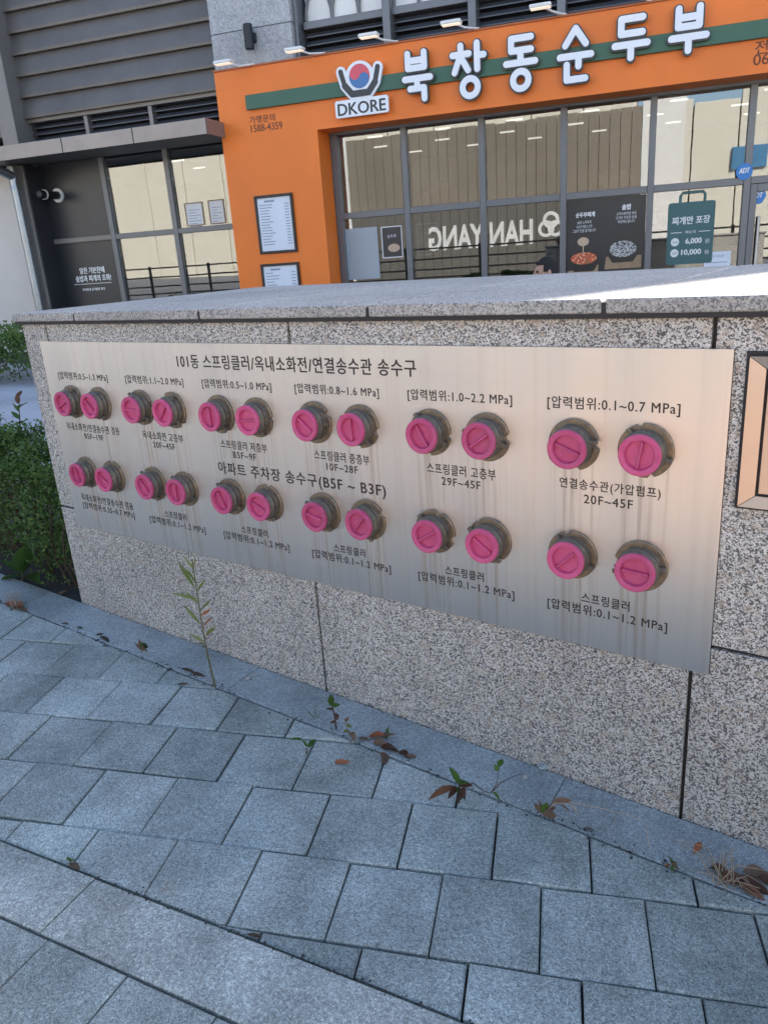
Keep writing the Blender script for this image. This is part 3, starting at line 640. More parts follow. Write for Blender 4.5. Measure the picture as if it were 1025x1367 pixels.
# bowl emblem with the Latin name
lc = fp(479, 103, -.12); LS = (fz(479, 80, -.12)-fz(479, 154, -.12))
def L(x, y): return (lc[0]+(x-.5)*LS, fz(479, 154, -.12)+y*LS)
bowl = [(.10, .84), (.17, .58), (.32, .41), (.68, .41), (.83, .58), (.90, .84)]
V, Fc = join([prism(capsule(L(*a), L(*b), .085*LS+.01), .062, .098+.0005*k) for k, (a, b) in enumerate(zip(bowl, bowl[1:]))]+[prism(ellipse(L(.5, .70), .31*LS, .30*LS, 32), .0615, .0972), prism([L(*p_) for p_ in bowl], .0617, .0968), prism([L(*p_) for p_ in ((-.08, .03), (-.05, .0), (1.05, .0), (1.08, .03), (1.08, .29), (1.05, .32), (-.05, .32), (-.08, .29))], .0612, .0965)])
lg = front.part('emblem_back', mk('emblem_back', V, Fc, 'sign_white'))
V, Fc = join([prism(capsule(L(*a), L(*b), (.048 if k in (0, 4) else .062)*LS), .101+.0003*k, .106+.0006*k) for k, (a, b) in enumerate(zip(bowl, bowl[1:]))]); front.part('emblem_bowl', mk('emblem_bowl', V, Fc, 'logo_black'), lg)
c0 = L(.5, .72); r0 = .235*LS; tilt = -.5
def swirl(sgn):
    pts = []
    a0 = tilt if sgn > 0 else tilt+math.pi
    pts += [(c0[0]+r0*math.cos(a0+math.pi*k/18), c0[1]+r0*math.sin(a0+math.pi*k/18)) for k in range(19)]
    dx, dy = math.cos(tilt), math.sin(tilt)
    ca = (c0[0]-sgn*dx*r0/2, c0[1]-sgn*dy*r0/2)        # follow the S through the centre
    pts += [(ca[0]+r0/2*math.cos(a0+math.pi+math.pi*k/10), ca[1]+r0/2*math.sin(a0+math.pi+math.pi*k/10)) for k in range(1, 10)]
    cb = (c0[0]+sgn*dx*r0/2, c0[1]+sgn*dy*r0/2)
    pts += [(cb[0]+r0/2*math.cos(a0+math.pi-math.pi*k/10), cb[1]+r0/2*math.sin(a0+math.pi-math.pi*k/10)) for k in range(0, 10)]
    return pts
for sgn, mt, nm in ((1, 'logo_red', 'emblem_red'), (-1, 'logo_blue', 'emblem_blue')):
    pp = swirl(sgn); cc = (c0[0], c0[1]+sgn*.02*LS); pp = [(cc[0]+(x-cc[0])*.94, cc[1]+(y-cc[1])*.94) for x, y in pp]
    V, Fc = prism(pp, .1, .104); front.part(nm, mk(nm, V, Fc, mt), lg)
text('DKORE', lc[0], L(.5, .15)[1], 1.04*LS, .22*LS, .0975, 'logo_black', front, under=lg, bold=.004, ext=.002)
text('가맹문의', fu(350, 158.5), fz(350, 158.5), fu(367, 157)-fu(333, 160), .080, .0005, 'brown_ink', front, bold=.002, ext=.001)
text('1588-4359', fu(356, 169.5), fz(356, 169.5), fu(377, 168)-fu(335, 171), .080, .0005, 'brown_ink', front, bold=.002, ext=.001)
text('전', fu(1016, 63), fz(1016, 63), .115, .12, .0005, 'brown_ink', front, bold=.002, ext=.001)
text('06', fu(1015.5, 79), fz(1015.5, 79), .145, .10, .0005, 'brown_ink', front, bold=.002, ext=.001)
# shop glazing
mu = [(fu(451, 200, GV)+fu(463, 370, GV))/2-.02] + [(fu(a, ya, GV)+fu(b, yb, GV))/2 for a, ya, b, yb in ((540.5, 167, 547, 372), (643.5, 153, 646, 370), (753, 137, 750.5, 363), (873.6, 124, 862.8, 358), (1002.5, 106, 992, 350))]
ztf = zso-.03; ztn = (fz(451.6, 287, GV)+fz(720, 263.4, GV)+fz(872.8, 244.4, GV))/3-.035
print('FRONT', u0, uj, zso, ztop, 'mullions', [round(x, 2) for x in mu], 'transom', ztn)
mu2 = mu+[mu[-1]+.95, mu[-1]+1.9, mu[-1]+2.8, US-.62]
for ua in mu2: vbar(ua, zg, ztf, .072, T=front)
front.part('head_rail', bx('head_rail', 'frame_grey', uj+.002, US-.602, ztf+.001, zso-.001, -GV+.05, -GV-.05))
front.part('jamb', bx('jamb', 'frame_grey', uj+.002, mu[0]-.037, zg, ztf, -GV+.04, -GV-.05, .004))
for k, (a, b) in enumerate(zip(mu2, mu2[1:])):
    front.part('transom', bx('transom', 'frame_grey', a+.037, b-.037, ztn-.038, ztn+.038, -GV+.04, -GV-.04, .004))
    for za, zb in ((zg, ztn-.039), (ztn+.039, ztf)): front.part('window_pane', bx('window_pane', 'glass', a+.037, b-.037, za, zb, -GV-.010, -GV-.018))
    if k == 5:   # door leaf stiles
        for x in (a+.075, b-.075): front.part('door_stile', bx('door_stile', 'frame_grey', x-.035, x+.035, zg, ztn-.04, -GV+.03, -GV-.005, .003))
        front.part('door_rail', bx('door_rail', 'frame_grey', a+.111, b-.111, ztn-.12, ztn-.04, -GV+.03, -GV-.005, .003))
        front.part('door_handle', bx('door_handle', 'pipe_steel', a+.13, a+.16, .75, 1.35, -GV+.07, -GV+.04, .006))
# flood lamps on the sign top
for k, (x, y, bx2) in enumerate(((298, 84, 325), (393, 67, 414), (492, 48, 512), (602, 31, 617), (721, 9, 727), (838, -14, 840))):
    u, z = fp(x, y, -.35); t = Thing('flood_lamp', ['small white flood lamp at the outer end of the orange sign, before the stone pier', 'small white flood lamp before the edge of the stone pier', 'small white flood lamp above the bowl emblem', 'small white flood lamp above the second name letter', 'small white flood lamp above the third and fourth name letters', 'small white flood lamp above the fifth name letter'][k], 'flood lamp', FAC, (u, ztop+.022, .0), 'flood lamps along the top of the orange sign')
    t.part('head', bx('head', 'white_paint', u-.11, u+.11, z-.010, z+.025, .29, .40, .008))
    t.part('lens', bx('lens', 'flood_glow', u-.1, u+.1, z-.015, z-.0105, .30, .39))
    V, Fc = tube([(u+.02, z+.01, .285), (u+.1, z-.01, .15), (u+.2, ztop+.03, -.02), (u+.2, ztop+.022, -.03)], .011, 8); t.part('arm', mk('arm', V, Fc, 'white_paint', True))
    t.part('foot', bx('foot', 'white_paint', u+.17, u+.23, ztop+.0222, ztop+.034, -.06, .0))
# menu boards
for k, (c, lab) in enumerate((([(340, 262), (390, 258), (397, 336), (347, 341)], 'large black framed menu board on the orange pillar'), ([(349, 353), (399, 349), (406, 430), (356, 435)], 'black framed notice below the menu board on the orange pillar'))):
    a, b = fp(c[0][0], c[0][1], -.02), fp(c[2][0], c[2][1], -.02); x0, x1, z0, z1 = a[0], b[0]-.0, b[1], a[1]
    x1 = (fu(*c[1], -.02)+x1)/2; x0 = (x0+fu(*c[3], -.02))/2
    t = Thing('menu_board', lab, 'menu board', FAC, ((x0+x1)/2, z0, 0)); fw = .032
    t.part('sheet', bx('sheet', 'paper', x0+fw, x1-fw, z0+fw, z1-fw, .0008, .014))
    for q_ in ((x0, x1, z0, z0+fw), (x0, x1, z1-fw, z1), (x0, x0+fw, z0+fw+.0005, z1-fw-.0005), (x1-fw, x1, z0+fw+.0005, z1-fw-.0005)): t.part('frame_bar', bx('frame_bar', 'black_metal', *q_, .0005, .032, .003))
    n = 15; rn = random.Random(k); H = z1-z0-2*fw; rows = []
    for i in range(n):
        zz = z1-fw-.09-i*(H-.13)/n; xa = x0+fw+.03
        rows += [box(xa, xa+(x1-x0-.2)*rn.uniform(.25, .6), zz, zz+.011, .0145, .0152), box(x1-fw-.09, x1-fw-.03, zz, zz+.011, .0145, .0152)]
    rows.append(box(x0+fw+.1, x0+fw+.24, z1-fw-.055, z1-fw-.03, .0145, .0152))
    V, Fc = join(rows); t.part('print', mk('print', V, Fc, 'print_grey'))

# posters and stickers on the glass
def quadbox(c, v):  # outline of a pixel box on the glazing plane
    return min(fu(*c[0], v), fu(*c[3], v)), max(fu(*c[1], v), fu(*c[2], v)), fz(*c[3], v), fz(*c[0], v)
zz_ = -GV+.002; pv_ = GV-.01
pa, pb = mu[3]+.04, mu[4]-.04; p1 = ztn-.045
ps_ = Thing('food_poster', 'dark poster of a bubbling stew and a stone rice pot inside the shop window', 'poster', FAC, ((pa+pb)/2, p1-1.0, zz_))
ps_.part('sheet', bx('sheet', 'poster_dark', pa, pb, p1-.98, p1, -GV+.002, -GV-.006)); zf = -GV+.0025; pm = pa+(pb-pa)*.45; pw = pb-pa
text('순두부찌개', pa+pw*.24, p1-.17, pw*.24, .055, zf, 'poster_white', ps_, bold=.003); text('20년 노하우의\n숙성 비법소스와\n그날의 맛을 즐겨봅니다', pa+pw*.23, p1-.30, pw*.30, .13, zf, 'poster_white', ps_)
text('솥밥', pa+pw*.76, p1-.12, pw*.11, .06, zf, 'poster_white', ps_, bold=.003); text('고객이원하면 바로\n갓지은 따뜻한 밥을\n제공해드립니다', pa+pw*.76, p1-.235, pw*.26, .12, zf, 'poster_white', ps_)
V, Fc = prism([(pa+pw*.50, p1-.80), (pb-.03, p1-.80), (pb-.03, p1-.66), (pa+pw*.52, p1-.66)], zf, zf+.0008); ps_.part('tray', mk('tray', V, Fc, 'wood'))
for cx, cy, rx, ry, mt in ((pa+pw*.23, p1-.66, pw*.185, .075, 'stew'), (pa+pw*.73, p1-.58, pw*.185, .10, 'rice')):
    V, Fc = prism([(cx-rx*1.06, cy), (cx-rx*.98, cy-.08), (cx-rx*.7, cy-.15), (cx+rx*.7, cy-.15), (cx+rx*.98, cy-.08), (cx+rx*1.06, cy)], zf+.001, zf+.0018); ps_.part('bowl', mk('bowl', V, Fc, 'bowl_black'))
    V, Fc = prism(ellipse((cx, cy), rx*1.06, ry*1.12), zf+.002, zf+.0026); ps_.part('bowl_rim', mk('bowl_rim', V, Fc, 'bowl_black'))
    V, Fc = prism(ellipse((cx, cy), rx*.92, ry*.92), zf+.003, zf+.0036); ps_.part('food', mk('food', V, Fc, mt))
V, Fc = prism(ellipse((pa+pw*.22, p1-.47), pw*.075, .05), zf+.001, zf+.0018); ps_.part('ladle', mk('ladle', V, Fc, 'broth'))
V, Fc = prism([(pa+pw*.215, p1-.62), (pa+pw*.225, p1-.62), (pa+pw*.228, p1-.51), (pa+pw*.212, p1-.51)], zf+.004, zf+.0046); ps_.part('drip', mk('drip', V, Fc, 'broth'))
V, Fc = prism([(pa+.01, p1-.90), (pa+pw*.42, p1-.86), (pa+pw*.42, p1-.74), (pa+.01, p1-.80)], zf+.0003, zf+.0006); ps_.part('tray', mk('tray', V, Fc, 'wood'))
V, Fc = prism([(pa+pw*.30, p1-.70), (pa+pw*.42, p1-.70), (pa+pw*.42, p1-.64), (pa+pw*.30, p1-.64)], zf+.0011, zf+.0016)

ta, tb, tz0, tz1 = fu(890, 310, pv_), fu(953, 300, pv_), fz(925, 352, pv_), fz(925, 269, pv_)
to = Thing('takeout_sign', 'teal bag shaped takeout price sign stuck on the shop glass', 'sign', FAC, ((ta+tb)/2, tz0, zz_))
tw, thh = tb-ta, tz1-tz0; r_ = .03
rc = [(tb-r_+r_*math.cos(a), tz1-r_+r_*math.sin(a)) for a in (0, .5, 1.05, 1.57)]+[(ta+r_+r_*math.cos(a), tz1-r_+r_*math.sin(a)) for a in (1.57, 2.1, 2.6, 3.14)]+[(ta+r_+r_*math.cos(a), tz0+r_+r_*math.sin(a)) for a in (3.14, 3.7, 4.2, 4.71)]+[(tb-r_+r_*math.cos(a), tz0+r_+r_*math.sin(a)) for a in (4.71, 5.2, 5.8, 6.28)]
V, Fc = prism(rc, -GV-.004, -GV+.002); to.part('sheet', mk('sheet', V, Fc, 'takeout_green'))
V, Fc = tube([(ta+tw*.25, tz1-.01, -GV-.001), (ta+tw*.25, tz1+.07, -GV-.001), (ta+tw*.30, tz1+.10, -GV-.001), (ta+tw*.72, tz1+.10, -GV-.001), (ta+tw*.77, tz1+.07, -GV-.001), (ta+tw*.77, tz1-.01, -GV-.001)], .016, 8); V = [(x, y, -GV-.001+(z+GV+.001)*.15) for x, y, z in V]; to.part('handle', mk('handle', V, Fc, 'takeout_green'))
text('찌개만 포장', ta+tw*.5, tz0+thh*.71, tw*.80, thh*.125, zf, 'poster_white', to, bold=.003)
text('메뉴리', ta+tw*.5, tz0+thh*.52, tw*.22, thh*.05, zf, 'poster_white', to)
for s in (.2, .8): to.part('rule', bx('rule', 'poster_white', ta+tw*(s-.12), ta+tw*(s+.12), tz0+thh*.52-.004, tz0+thh*.52+.004, zf, zf+.0006))
for s, zc, pr, nn in ((0, .37, '6,000', '1인분'), (1, .19, '10,000', '2인분')):
    V, Fc = prism(ellipse((ta+tw*.18, tz0+thh*zc), .045, .045), zf, zf+.0006); d_ = to.part('disc', mk('disc', V, Fc, 'poster_white'))
    text(nn, ta+tw*.18, tz0+thh*zc, .06, .025, zf+.0008, 'takeout_green', to)
    text(pr, ta+tw*(.58 if s == 0 else .54), tz0+thh*zc, tw*(.34 if s == 0 else .42), thh*.10, zf, 'poster_white', to, bold=.003)
    text('원', ta+tw*.87, tz0+thh*(zc-.01), tw*.09, thh*.07, zf, 'poster_white', to)
for k, (x, y, lab, r_) in enumerate(((993, 229, 'round blue security sticker on the mullion beside the door', .085), (1010, 262, 'blue shield security sticker on the door glass', .09))):
    v_ = GV-.05 if k == 0 else GV-.005
    t = Thing('sticker', lab, 'sticker', FAC, (fu(x, y, v_), fz(x, y, v_), -v_)); c = fp(x, y, v_); zq = -v_
    V, Fc = prism(ellipse(c, r_, r_, 6 if k else 20, a0=.52), zq, zq+.002); t.part('backing', mk('backing', V, Fc, 'sticker_blue')); text('ADT', c[0], c[1]+.01, r_*1.25, r_*.6, zq+.0022, 'poster_white', t, bold=.003, shear=.2)
no = Thing('notice_sheet', 'pale blue notice sheet at the foot of the shop window near the door', 'notice', FAC, (fu(955, 350, pv_), fz(955, 360, pv_), zz_))
a = fp(940, 337, pv_); b = fp(972, 380, pv_); no.part('sheet', bx('sheet', 'paper', a[0], b[0], b[1], a[1], -GV-.004, -GV+.001)); text('안내문', (a[0]+b[0])/2, a[1]-.05, .14, .03, zf, 'print_grey', no)
no.part('rule', bx('rule', 'print_grey', a[0]+.03, b[0]-.03, a[1]-.12, a[1]-.112, zf, zf+.0005))

# interior: lit ceiling strips, pendant lamps, sheets hung behind the glass
ci = zso+.295
strip_me = bx('ceiling_light', 'lamp_glow', -.12, .12, -.02, -.001, -.02, .02, .003)
n_ = 0
for i, u in enumerate((-8.0, -6.2, -4.4, -3.3, -2.2, -1.1, 0.1, 1.3)):
    for j, v in enumerate((2.0, 3.2, 4.4, 5.6)):
        o = link('ceiling_light', strip_me, frame=FAC @ Matrix.Translation((u+(.3 if j % 2 else 0), ci, -v)))
        tag(o, 'white strip light on the shop ceiling seen through the glass', 'ceiling light', 'strip lights on the shop ceiling')
for k, (x, y, lab) in enumerate(((588, 262, 'peach dome pendant lamp behind the second shop window'), (816, 246, 'peach dome pendant lamp behind the fourth shop window'))):
    u, z = fp(x, y, 1.6); t = Thing('pendant_lamp', lab, 'pendant lamp', FAC, (u, z, -1.6), 'pendant lamps in the shop')
    V, Fc = lathe([(.30, -.10), (.29, -.02), (.24, .08), (.15, .15), (.03, .18)], 24); V = [(u+x_, z+z_, -1.6-y_) for x_, y_, z_ in V]; t.part('lamp_shade', mk('lamp_shade', V, Fc, 'shade_peach', True))
    V, Fc = tube([(u, z+.18, -1.6), (u, ci, -1.6)], .006, 6); t.part('cord', mk('cord', V, Fc, 'white_paint'))
for k, (c, mt, lab) in enumerate((([(461, 306), (503, 303), (507, 372), (465, 374)], 'sheet_blue', 'plain pale blue sheet on the first shop window'), ([(509, 303), (536, 301), (537, 343), (511, 345)], 'dark_panel', 'small dark framed poster in the first shop window'), ([(557, 299), (584, 297), (585, 340), (558, 341)], 'dark_panel', 'small dark framed poster in the second shop window'))):
    bz_ = .05 if k == 2 else .004; x0, x1, z0, z1 = quadbox(c, GV+bz_); zb_ = -GV-bz_
    t = Thing('window_poster', lab, 'poster', FAC, ((x0+x1)/2, z0, zb_)); t.part('sheet', bx('sheet', mt, x0, x1, z0, z1, zb_, zb_-.005))
    if k:
        for q_ in ((x0, x1, z0, z0+.012), (x0, x1, z1-.012, z1), (x0, x0+.012, z0+.013, z1-.013), (x1-.012, x1, z0+.013, z1-.013)): t.part('frame_bar', bx('frame_bar', 'poster_white', *q_, zb_+.0005, zb_+.006))
        text('순두부', (x0+x1)/2, z1-.12, .12, .04, zb_+.0004, 'paper', t); V, Fc = prism(ellipse(((x0+x1)/2+.02, z0+.12), .08, .05), zb_+.0004, zb_+.0012); t.part('food', mk('food', V, Fc, 'broth'))
for k, (x, y) in enumerate(((261, 292), (292, 288))):
    v_ = GV+.008; x0, x1, z0, z1 = fu(x-12, y, v_), fu(x+(12 if k == 0 else 9), y, v_), fz(x, y+24, v_), fz(x, y-22, v_)
    z0 = max(z0, ztr+.05)
    t = Thing('certificate', ('framed certificate on the left shop window glass, the one beside the mullion', 'framed certificate on the left shop window glass, the one beside the orange pillar')[k], 'certificate', FAC, ((x0+x1)/2, z0, -v_))
    t.part('sheet', bx('sheet', 'poster_white', x0+.014, x1-.014, z0+.014, z1-.014, -v_, -v_-.0015))
    V, Fc = join([box(x0+.05, x1-.05-.06*(r_ % 2), z1-.1-.035*r_, z1-.092-.035*r_, -v_+.0003, -v_+.0008) for r_ in range(7)]); t.part('print', mk('print', V, Fc, 'print_grey'))
    for q_ in ((x0, x1, z0, z0+.014), (x0, x1, z1-.014, z1), (x0, x0+.014, z0+.0145, z1-.0145), (x1-.014, x1, z0+.0145, z1-.0145)): t.part('frame_bar', bx('frame_bar', 'wood', *q_, -v_-.0015, -v_+.008))
cn = Thing('counter', 'dark serving counter inside the shop', 'counter', FAC, (1.2, zg+.1, -3.4)); cn.part('body', bx('body', 'room_dark', -1.5, 3.2, zg+.1, .95, -3.2, -3.8, .01)); cn.part('top', bx('top', 'wood', -1.55, 3.25, .951, .99, -3.15, -3.85, .005))

# ------------------------------------------------------------------ street side behind the camera (seen mirrored in the glass)
def BK(L_): return FAC @ Matrix.Translation((0, 0, FD+L_)) @ Matrix.Rotation(math.pi, 4, 'Y')    # faces the shop; local x runs towards -u
KF = lambda L_: (2*(FD+GV)+L_)/(FD+GV)
def mir(x, y, L_): a, b = fp(x, y, GV); return -a*KF(L_), (b-CAM.z)*KF(L_)+CAM.z
LF = 9.0; hb = BK(LF)
xa, xb = mir(856, 200, LF)[0], mir(462, 200, LF)[0]; hz = mir(600, 172, LF)[1]
ho = Thing('site_hoarding', 'tall tan panelled site hoarding with white lettering across the street', 'hoarding', hb, ((xa+xb)/2, -.2, 0))
hlow = mir(600, 273, LF)[1]; npn = 30; wpn = (xb-xa)/npn
for k in range(npn): ho.part('panel', bx('panel', 'hoarding_tan', xa+k*wpn+.006, xa+(k+1)*wpn-.006, hlow+.01, hz+random.uniform(-.03, .03), 0, -.06-.012*(k % 2), .01)); ho.part('panel', bx('panel', 'hoarding_shaded', xa+k*wpn+.006, xa+(k+1)*wpn-.006, -.3, hlow-.01, 0, -.06-.012*(k % 2), .01))  # lower panels: shade on the hoarding put into a darker colour
ho.part('backing', bx('backing', 'dark_void', xa, xb, -.3, hz-.1, -.12, -.16))
ho.part('end_banner', bx('end_banner', 'white_paint', xb+.01, xb+.75, -.3, hz+.4, .02, -.05)); ho.part('end_banner', bx('end_banner', 'white_paint', xa-1.3, xa-.01, -.3, hz+.5, .02, -.05))
hx0, hy = mir(711, 309, LF); hx1 = mir(572, 322, LF)[0]
text('HAN YANG', (hx0+hx1)/2, hy, hx1-hx0, .85, .003, 'poster_white', ho, fat=.03, ext=.004)
lx_, ly_ = mir(735, 301, LF)
for k in range(3):
    a = R(90+120*k); V, Fc = annulus((lx_+.19*math.cos(a), ly_+.19*math.sin(a)), .17, .28, .003+.001*k, .008+.002*k); ho.part('emblem_ring', mk('emblem_ring', V, Fc, 'poster_white'))
rl_ = Thing('street_railing', 'black steel guard railing along the street', 'railing', BK(2.4), (6, -.2, 0))
rz = [mir(600, y, 2.4)[1] for y in (330, 344, 358, 369)]; px0 = mir(640, 340, 2.4)[0]; pst = mir(541, 340, 2.4)[0]-px0
for z in rz: rl_.part('rail', bx('rail', 'black_metal', px0-pst*4, px0+pst*8, z-.025, z+.02, -.02, .02))
for k in range(-4, 9): rl_.part('post', bx('post', 'black_metal', px0+pst*k-.04, px0+pst*k+.04, -.3, rz[0]+.06, -.062, -.022))
def hall(label, x0, x1, h, L_, bays):
    t = Thing('factory_hall', label, 'building', BK(L_), ((x0+x1)/2, -.3, 0)); w_ = (x1-x0)/bays
    for k in range(bays): t.part('wall_panel', bx('wall_panel', 'cream_wall', x0+k*w_+.03, x0+(k+1)*w_-.03, -.4, h+(.18*((k*7) % 3)), 0, -.3, .02))
    t.part('core', bx('core', 'hoarding_tan', x0+.1, x1-.1, -.4, h-.1, -.31, -12)); return t
LB = 22.0; bz = mir(930, 137, LB)[1]
hall('long tall cream factory hall behind the tan hoarding', mir(862, 200, LB)[0]+.5, 64, bz+3.0, LB+3, 24)
b2 = hall('lower cream factory hall with a blue sign across the street', -16, mir(862, 200, LB)[0], bz, LB, 8)
sx0, sz0 = mir(1022, 222, LB); sx1, sz1 = mir(977, 197, LB); b2.part('blue_sign', bx('blue_sign', 'sign_blue', sx0, sx1, sz0, sz1, .02, .12))

ab = Thing('added_block', 'dark blue-grey block added out of view to cool the steel plate reflection', 'building', Matrix.Translation((-36, -16, .7)) @ Matrix.Rotation(R(20), 4, 'Z'))  # unseen block, added to darken the left of the plate's reflection
ab.part('wall', bx('wall', 'block_grey', -12, 0, -11, 11, -1.5, 24)); ab.part('roof', bx('roof', 'mortar', -12.2, .2, -11.2, 11.2, 24.001, 24.5))
win_me = bx('window', 'dark_panel', .001, .06, -.8, .8, 0, 1.5)
for k in range(8):
    for i in range(7): o_ = ab.part('window', win_me); o_.location = (0, -9+3*i, 1+2.9*k)
# ------------------------------------------------------------------ plants
def leafmesh(name, mat, wid=.3, fold=.18, curl=.12, n=5, shape=1.0):
    V, Fc = [], []
    for i in range(n+1):
        t = i/n; w_ = wid*math.sin(math.pi*min(1, t**shape))*.5 if 0 < i < n else .004
        z = -curl*t*t; V += [(t, -w_, z+abs(w_)*fold*2), (t, 0, z), (t, w_, z+abs(w_)*fold*2)]
    for i in range(n):
        for k in (0, 1): a = i*3+k; Fc.append((a, a+3, a+4, a+1))
    return mk(name, V, Fc, mat, True)
LEAF = {}
def leaf_me(mat, wid, shape=1.0, curl=.12):
    key = (mat, wid, shape, curl)
    if key not in LEAF: LEAF[key] = leafmesh('leaf', mat, wid, curl=curl, shape=shape)
    return LEAF[key]
def put_leaf(th, base, a, b, mat, wid=.3, shape=1.0, curl=.12, twist=0.0, name='leaf', face=0.0):
    a, b = Vector(a), Vector(b); d = b-a; l = d.length; d.normalize(); s = d.cross(Vector((0, 0, 1)))
    if s.length < .1: s = d.cross(Vector((0, 1, 0)))
    s.normalize()
    if face: s = (s*(1-face)+d.cross(CAM-a).normalized()*-face).normalized(); s = (s-d*s.dot(d)).normalized()
    s = Matrix.Rotation(twist, 3, d) @ s; n = s.cross(d)
    m_ = Matrix((d, -s, n)).transposed().to_4x4() @ Matrix.Diagonal((l, l, l, 1)); m_.translation = a-Vector(base)
    o = link(name, leaf_me(mat, wid, shape, curl), th.o); o.matrix_basis = m_; return o
def stem(th, pts, r, mat='stem_green', name='stem'):
    n = len(pts); V, Fc = tube(pts, [r*(1-.6*i/max(1, n-1)) for i in range(n)], 6); th.part(name, mk(name, V, Fc, mat, True))
# tall willow-leaved weed
b0 = gnd(287.5, 916); Yp = b0.y
W3 = lambda x, y, dy=0.0: onY(x, y, Yp+dy)
tw_ = Thing('tall_weed', 'tall thin weed with narrow green leaves growing before the granite wall', 'weed', ID, tuple(b0))
stem(tw_, [W3(287.5, 917), W3(282, 895), W3(277.5, 875), W3(272, 847), W3(267, 815), W3(261, 775), W3(257, 747)], .0032)
for (a, b, dy, m_) in (((272.5, 857), (256, 847), .02, 0), ((275, 847), (289, 835), -.03, 0), ((270, 835), (245, 808), -.02, 0), ((267.5, 815), (283, 798), .02, 0), ((265, 800), (231, 792), -.03, 0), ((262, 790), (276, 771), .01, 0), ((261, 785), (237, 750), .02, 0), ((260, 775), (246, 757), -.02, 0), ((259, 765), (256, 746), 0, 0), ((268, 822), (283, 812), -.01, 1), ((274, 860), (265, 858), -.03, 0), ((266, 806), (250, 792), .03, 0), ((263, 781), (252, 762), .01, 0), ((259, 757), (262, 742), -.01, 0), ((270, 838), (284, 822), .03, 1), ((273, 850), (284, 842), .03, 1), ((259, 760), (247, 744), .02, 0)):
    put_leaf(tw_, b0, W3(*a), W3(*b, dy), ('leaf_fresh', 'leaf_orange')[m_], .115, 1.0, .08, random.uniform(-.5, .5), face=1.0)
def rosette(name, label, px, specs, stems=(), cat='weed', yoff=0.0, zup=.004):
    b0 = gnd(*px); t = Thing(name, label, cat, ID, tuple(b0))
    for pts, r, mt in stems: stem(t, [onY(x, y, b0.y+dy) for x, y, dy in pts], r, mt)
    for a, b, dy, mt, wd in specs: put_leaf(t, b0, onY(*a, b0.y+dy*.3), onY(*b, b0.y+dy), mt, wd, .8, .15, random.uniform(-.5, .5), face=.6)
    return t
rosette('seedling', 'tiny reddish seedling in the joint beside the edging strip', (189, 871), [((188, 868), (181, 857), 0, 'leaf_dry', .4), ((189, 868), (196, 855), -.01, 'leaf_weed', .4), ((189, 866), (186, 853), .01, 'leaf_dry', .4), ((189, 868), (198, 864), -.02, 'leaf_red', .4)], [([(190, 872, 0), (189, 864, 0)], .0018, 'leaf_red')])
rosette('upright_weed', 'small upright weed with rounded green and burgundy leaves at the edging strip', (449, 974), [((443, 943), (441, 925), 0, 'leaf_weed', .45), ((444, 945), (453, 936), -.01, 'leaf_weed', .45), ((445, 948), (435, 945), -.02, 'leaf_burgundy', .5), ((446, 955), (454, 955), 0, 'leaf_burgundy', .6), ((448, 963), (440, 965), -.02, 'leaf_burgundy', .5), ((446, 952), (452, 962), -.02, 'leaf_burgundy', .5)], [([(449, 975, 0), (447, 958, 0), (443, 940, 0), (441, 930, 0)], .0024, 'leaf_burgundy')])
rosette('sprig', 'pale little sprig with tiny green leaves next to the upright weed', (466, 983), [((462, 968), (459, 963), 0, 'leaf_fresh', .6), ((463, 970), (470, 968), 0, 'leaf_fresh', .6), ((462, 964), (464, 956), 0, 'leaf_dry', .6), ((464, 975), (459, 977), 0, 'leaf_fresh', .6), ((465, 978), (472, 980), -.01, 'leaf_dry', .6), ((466, 980), (478, 986), -.02, 'leaf_dry', .5)], [([(466, 984, 0), (463, 970, 0), (463, 957, 0)], .0012, 'stem_green')])
rosette('broad_weed', 'spreading weed with broad green and brown leaves in the paver joint', (612, 1070), [((613, 1048), (601, 1022), .02, 'leaf_weed', .42), ((613, 1048), (628, 1040), -.02, 'leaf_weed', .5), ((610, 1050), (571, 1062), -.03, 'leaf_red', .36), ((612, 1052), (596, 1065), -.04, 'leaf_burgundy', .6), ((613, 1054), (625, 1066), -.04, 'leaf_burgundy', .6), ((613, 1052), (608, 1058), -.03, 'leaf_weed', .6), ((612, 1058), (616, 1072), -.05, 'leaf_burgundy', .6), ((665, 1030), (660, 1020), .01, 'leaf_weed', .7), ((665, 1024), (671, 1012), .01, 'leaf_weed', .6), ((657, 1058), (671, 1071), -.02, 'leaf_weed', .5), ((613, 1050), (632, 1046), .01, 'leaf_burgundy', .45)],
        [([(612, 1071, 0), (613, 1048, 0)], .0028, 'leaf_burgundy'), ([(613, 1048, 0), (632, 1046, 0), (646, 1056, -.01), (655, 1059, -.01)], .0016, 'leaf_burgundy'), ([(655, 1059, -.01), (663, 1046, 0), (665, 1025, .01)], .0014, 'leaf_burgundy'), ([(655, 1059, -.01), (668, 1045, .02), (688, 1035, .03), (700, 1033, .03)], .0012, 'leaf_burgundy')])
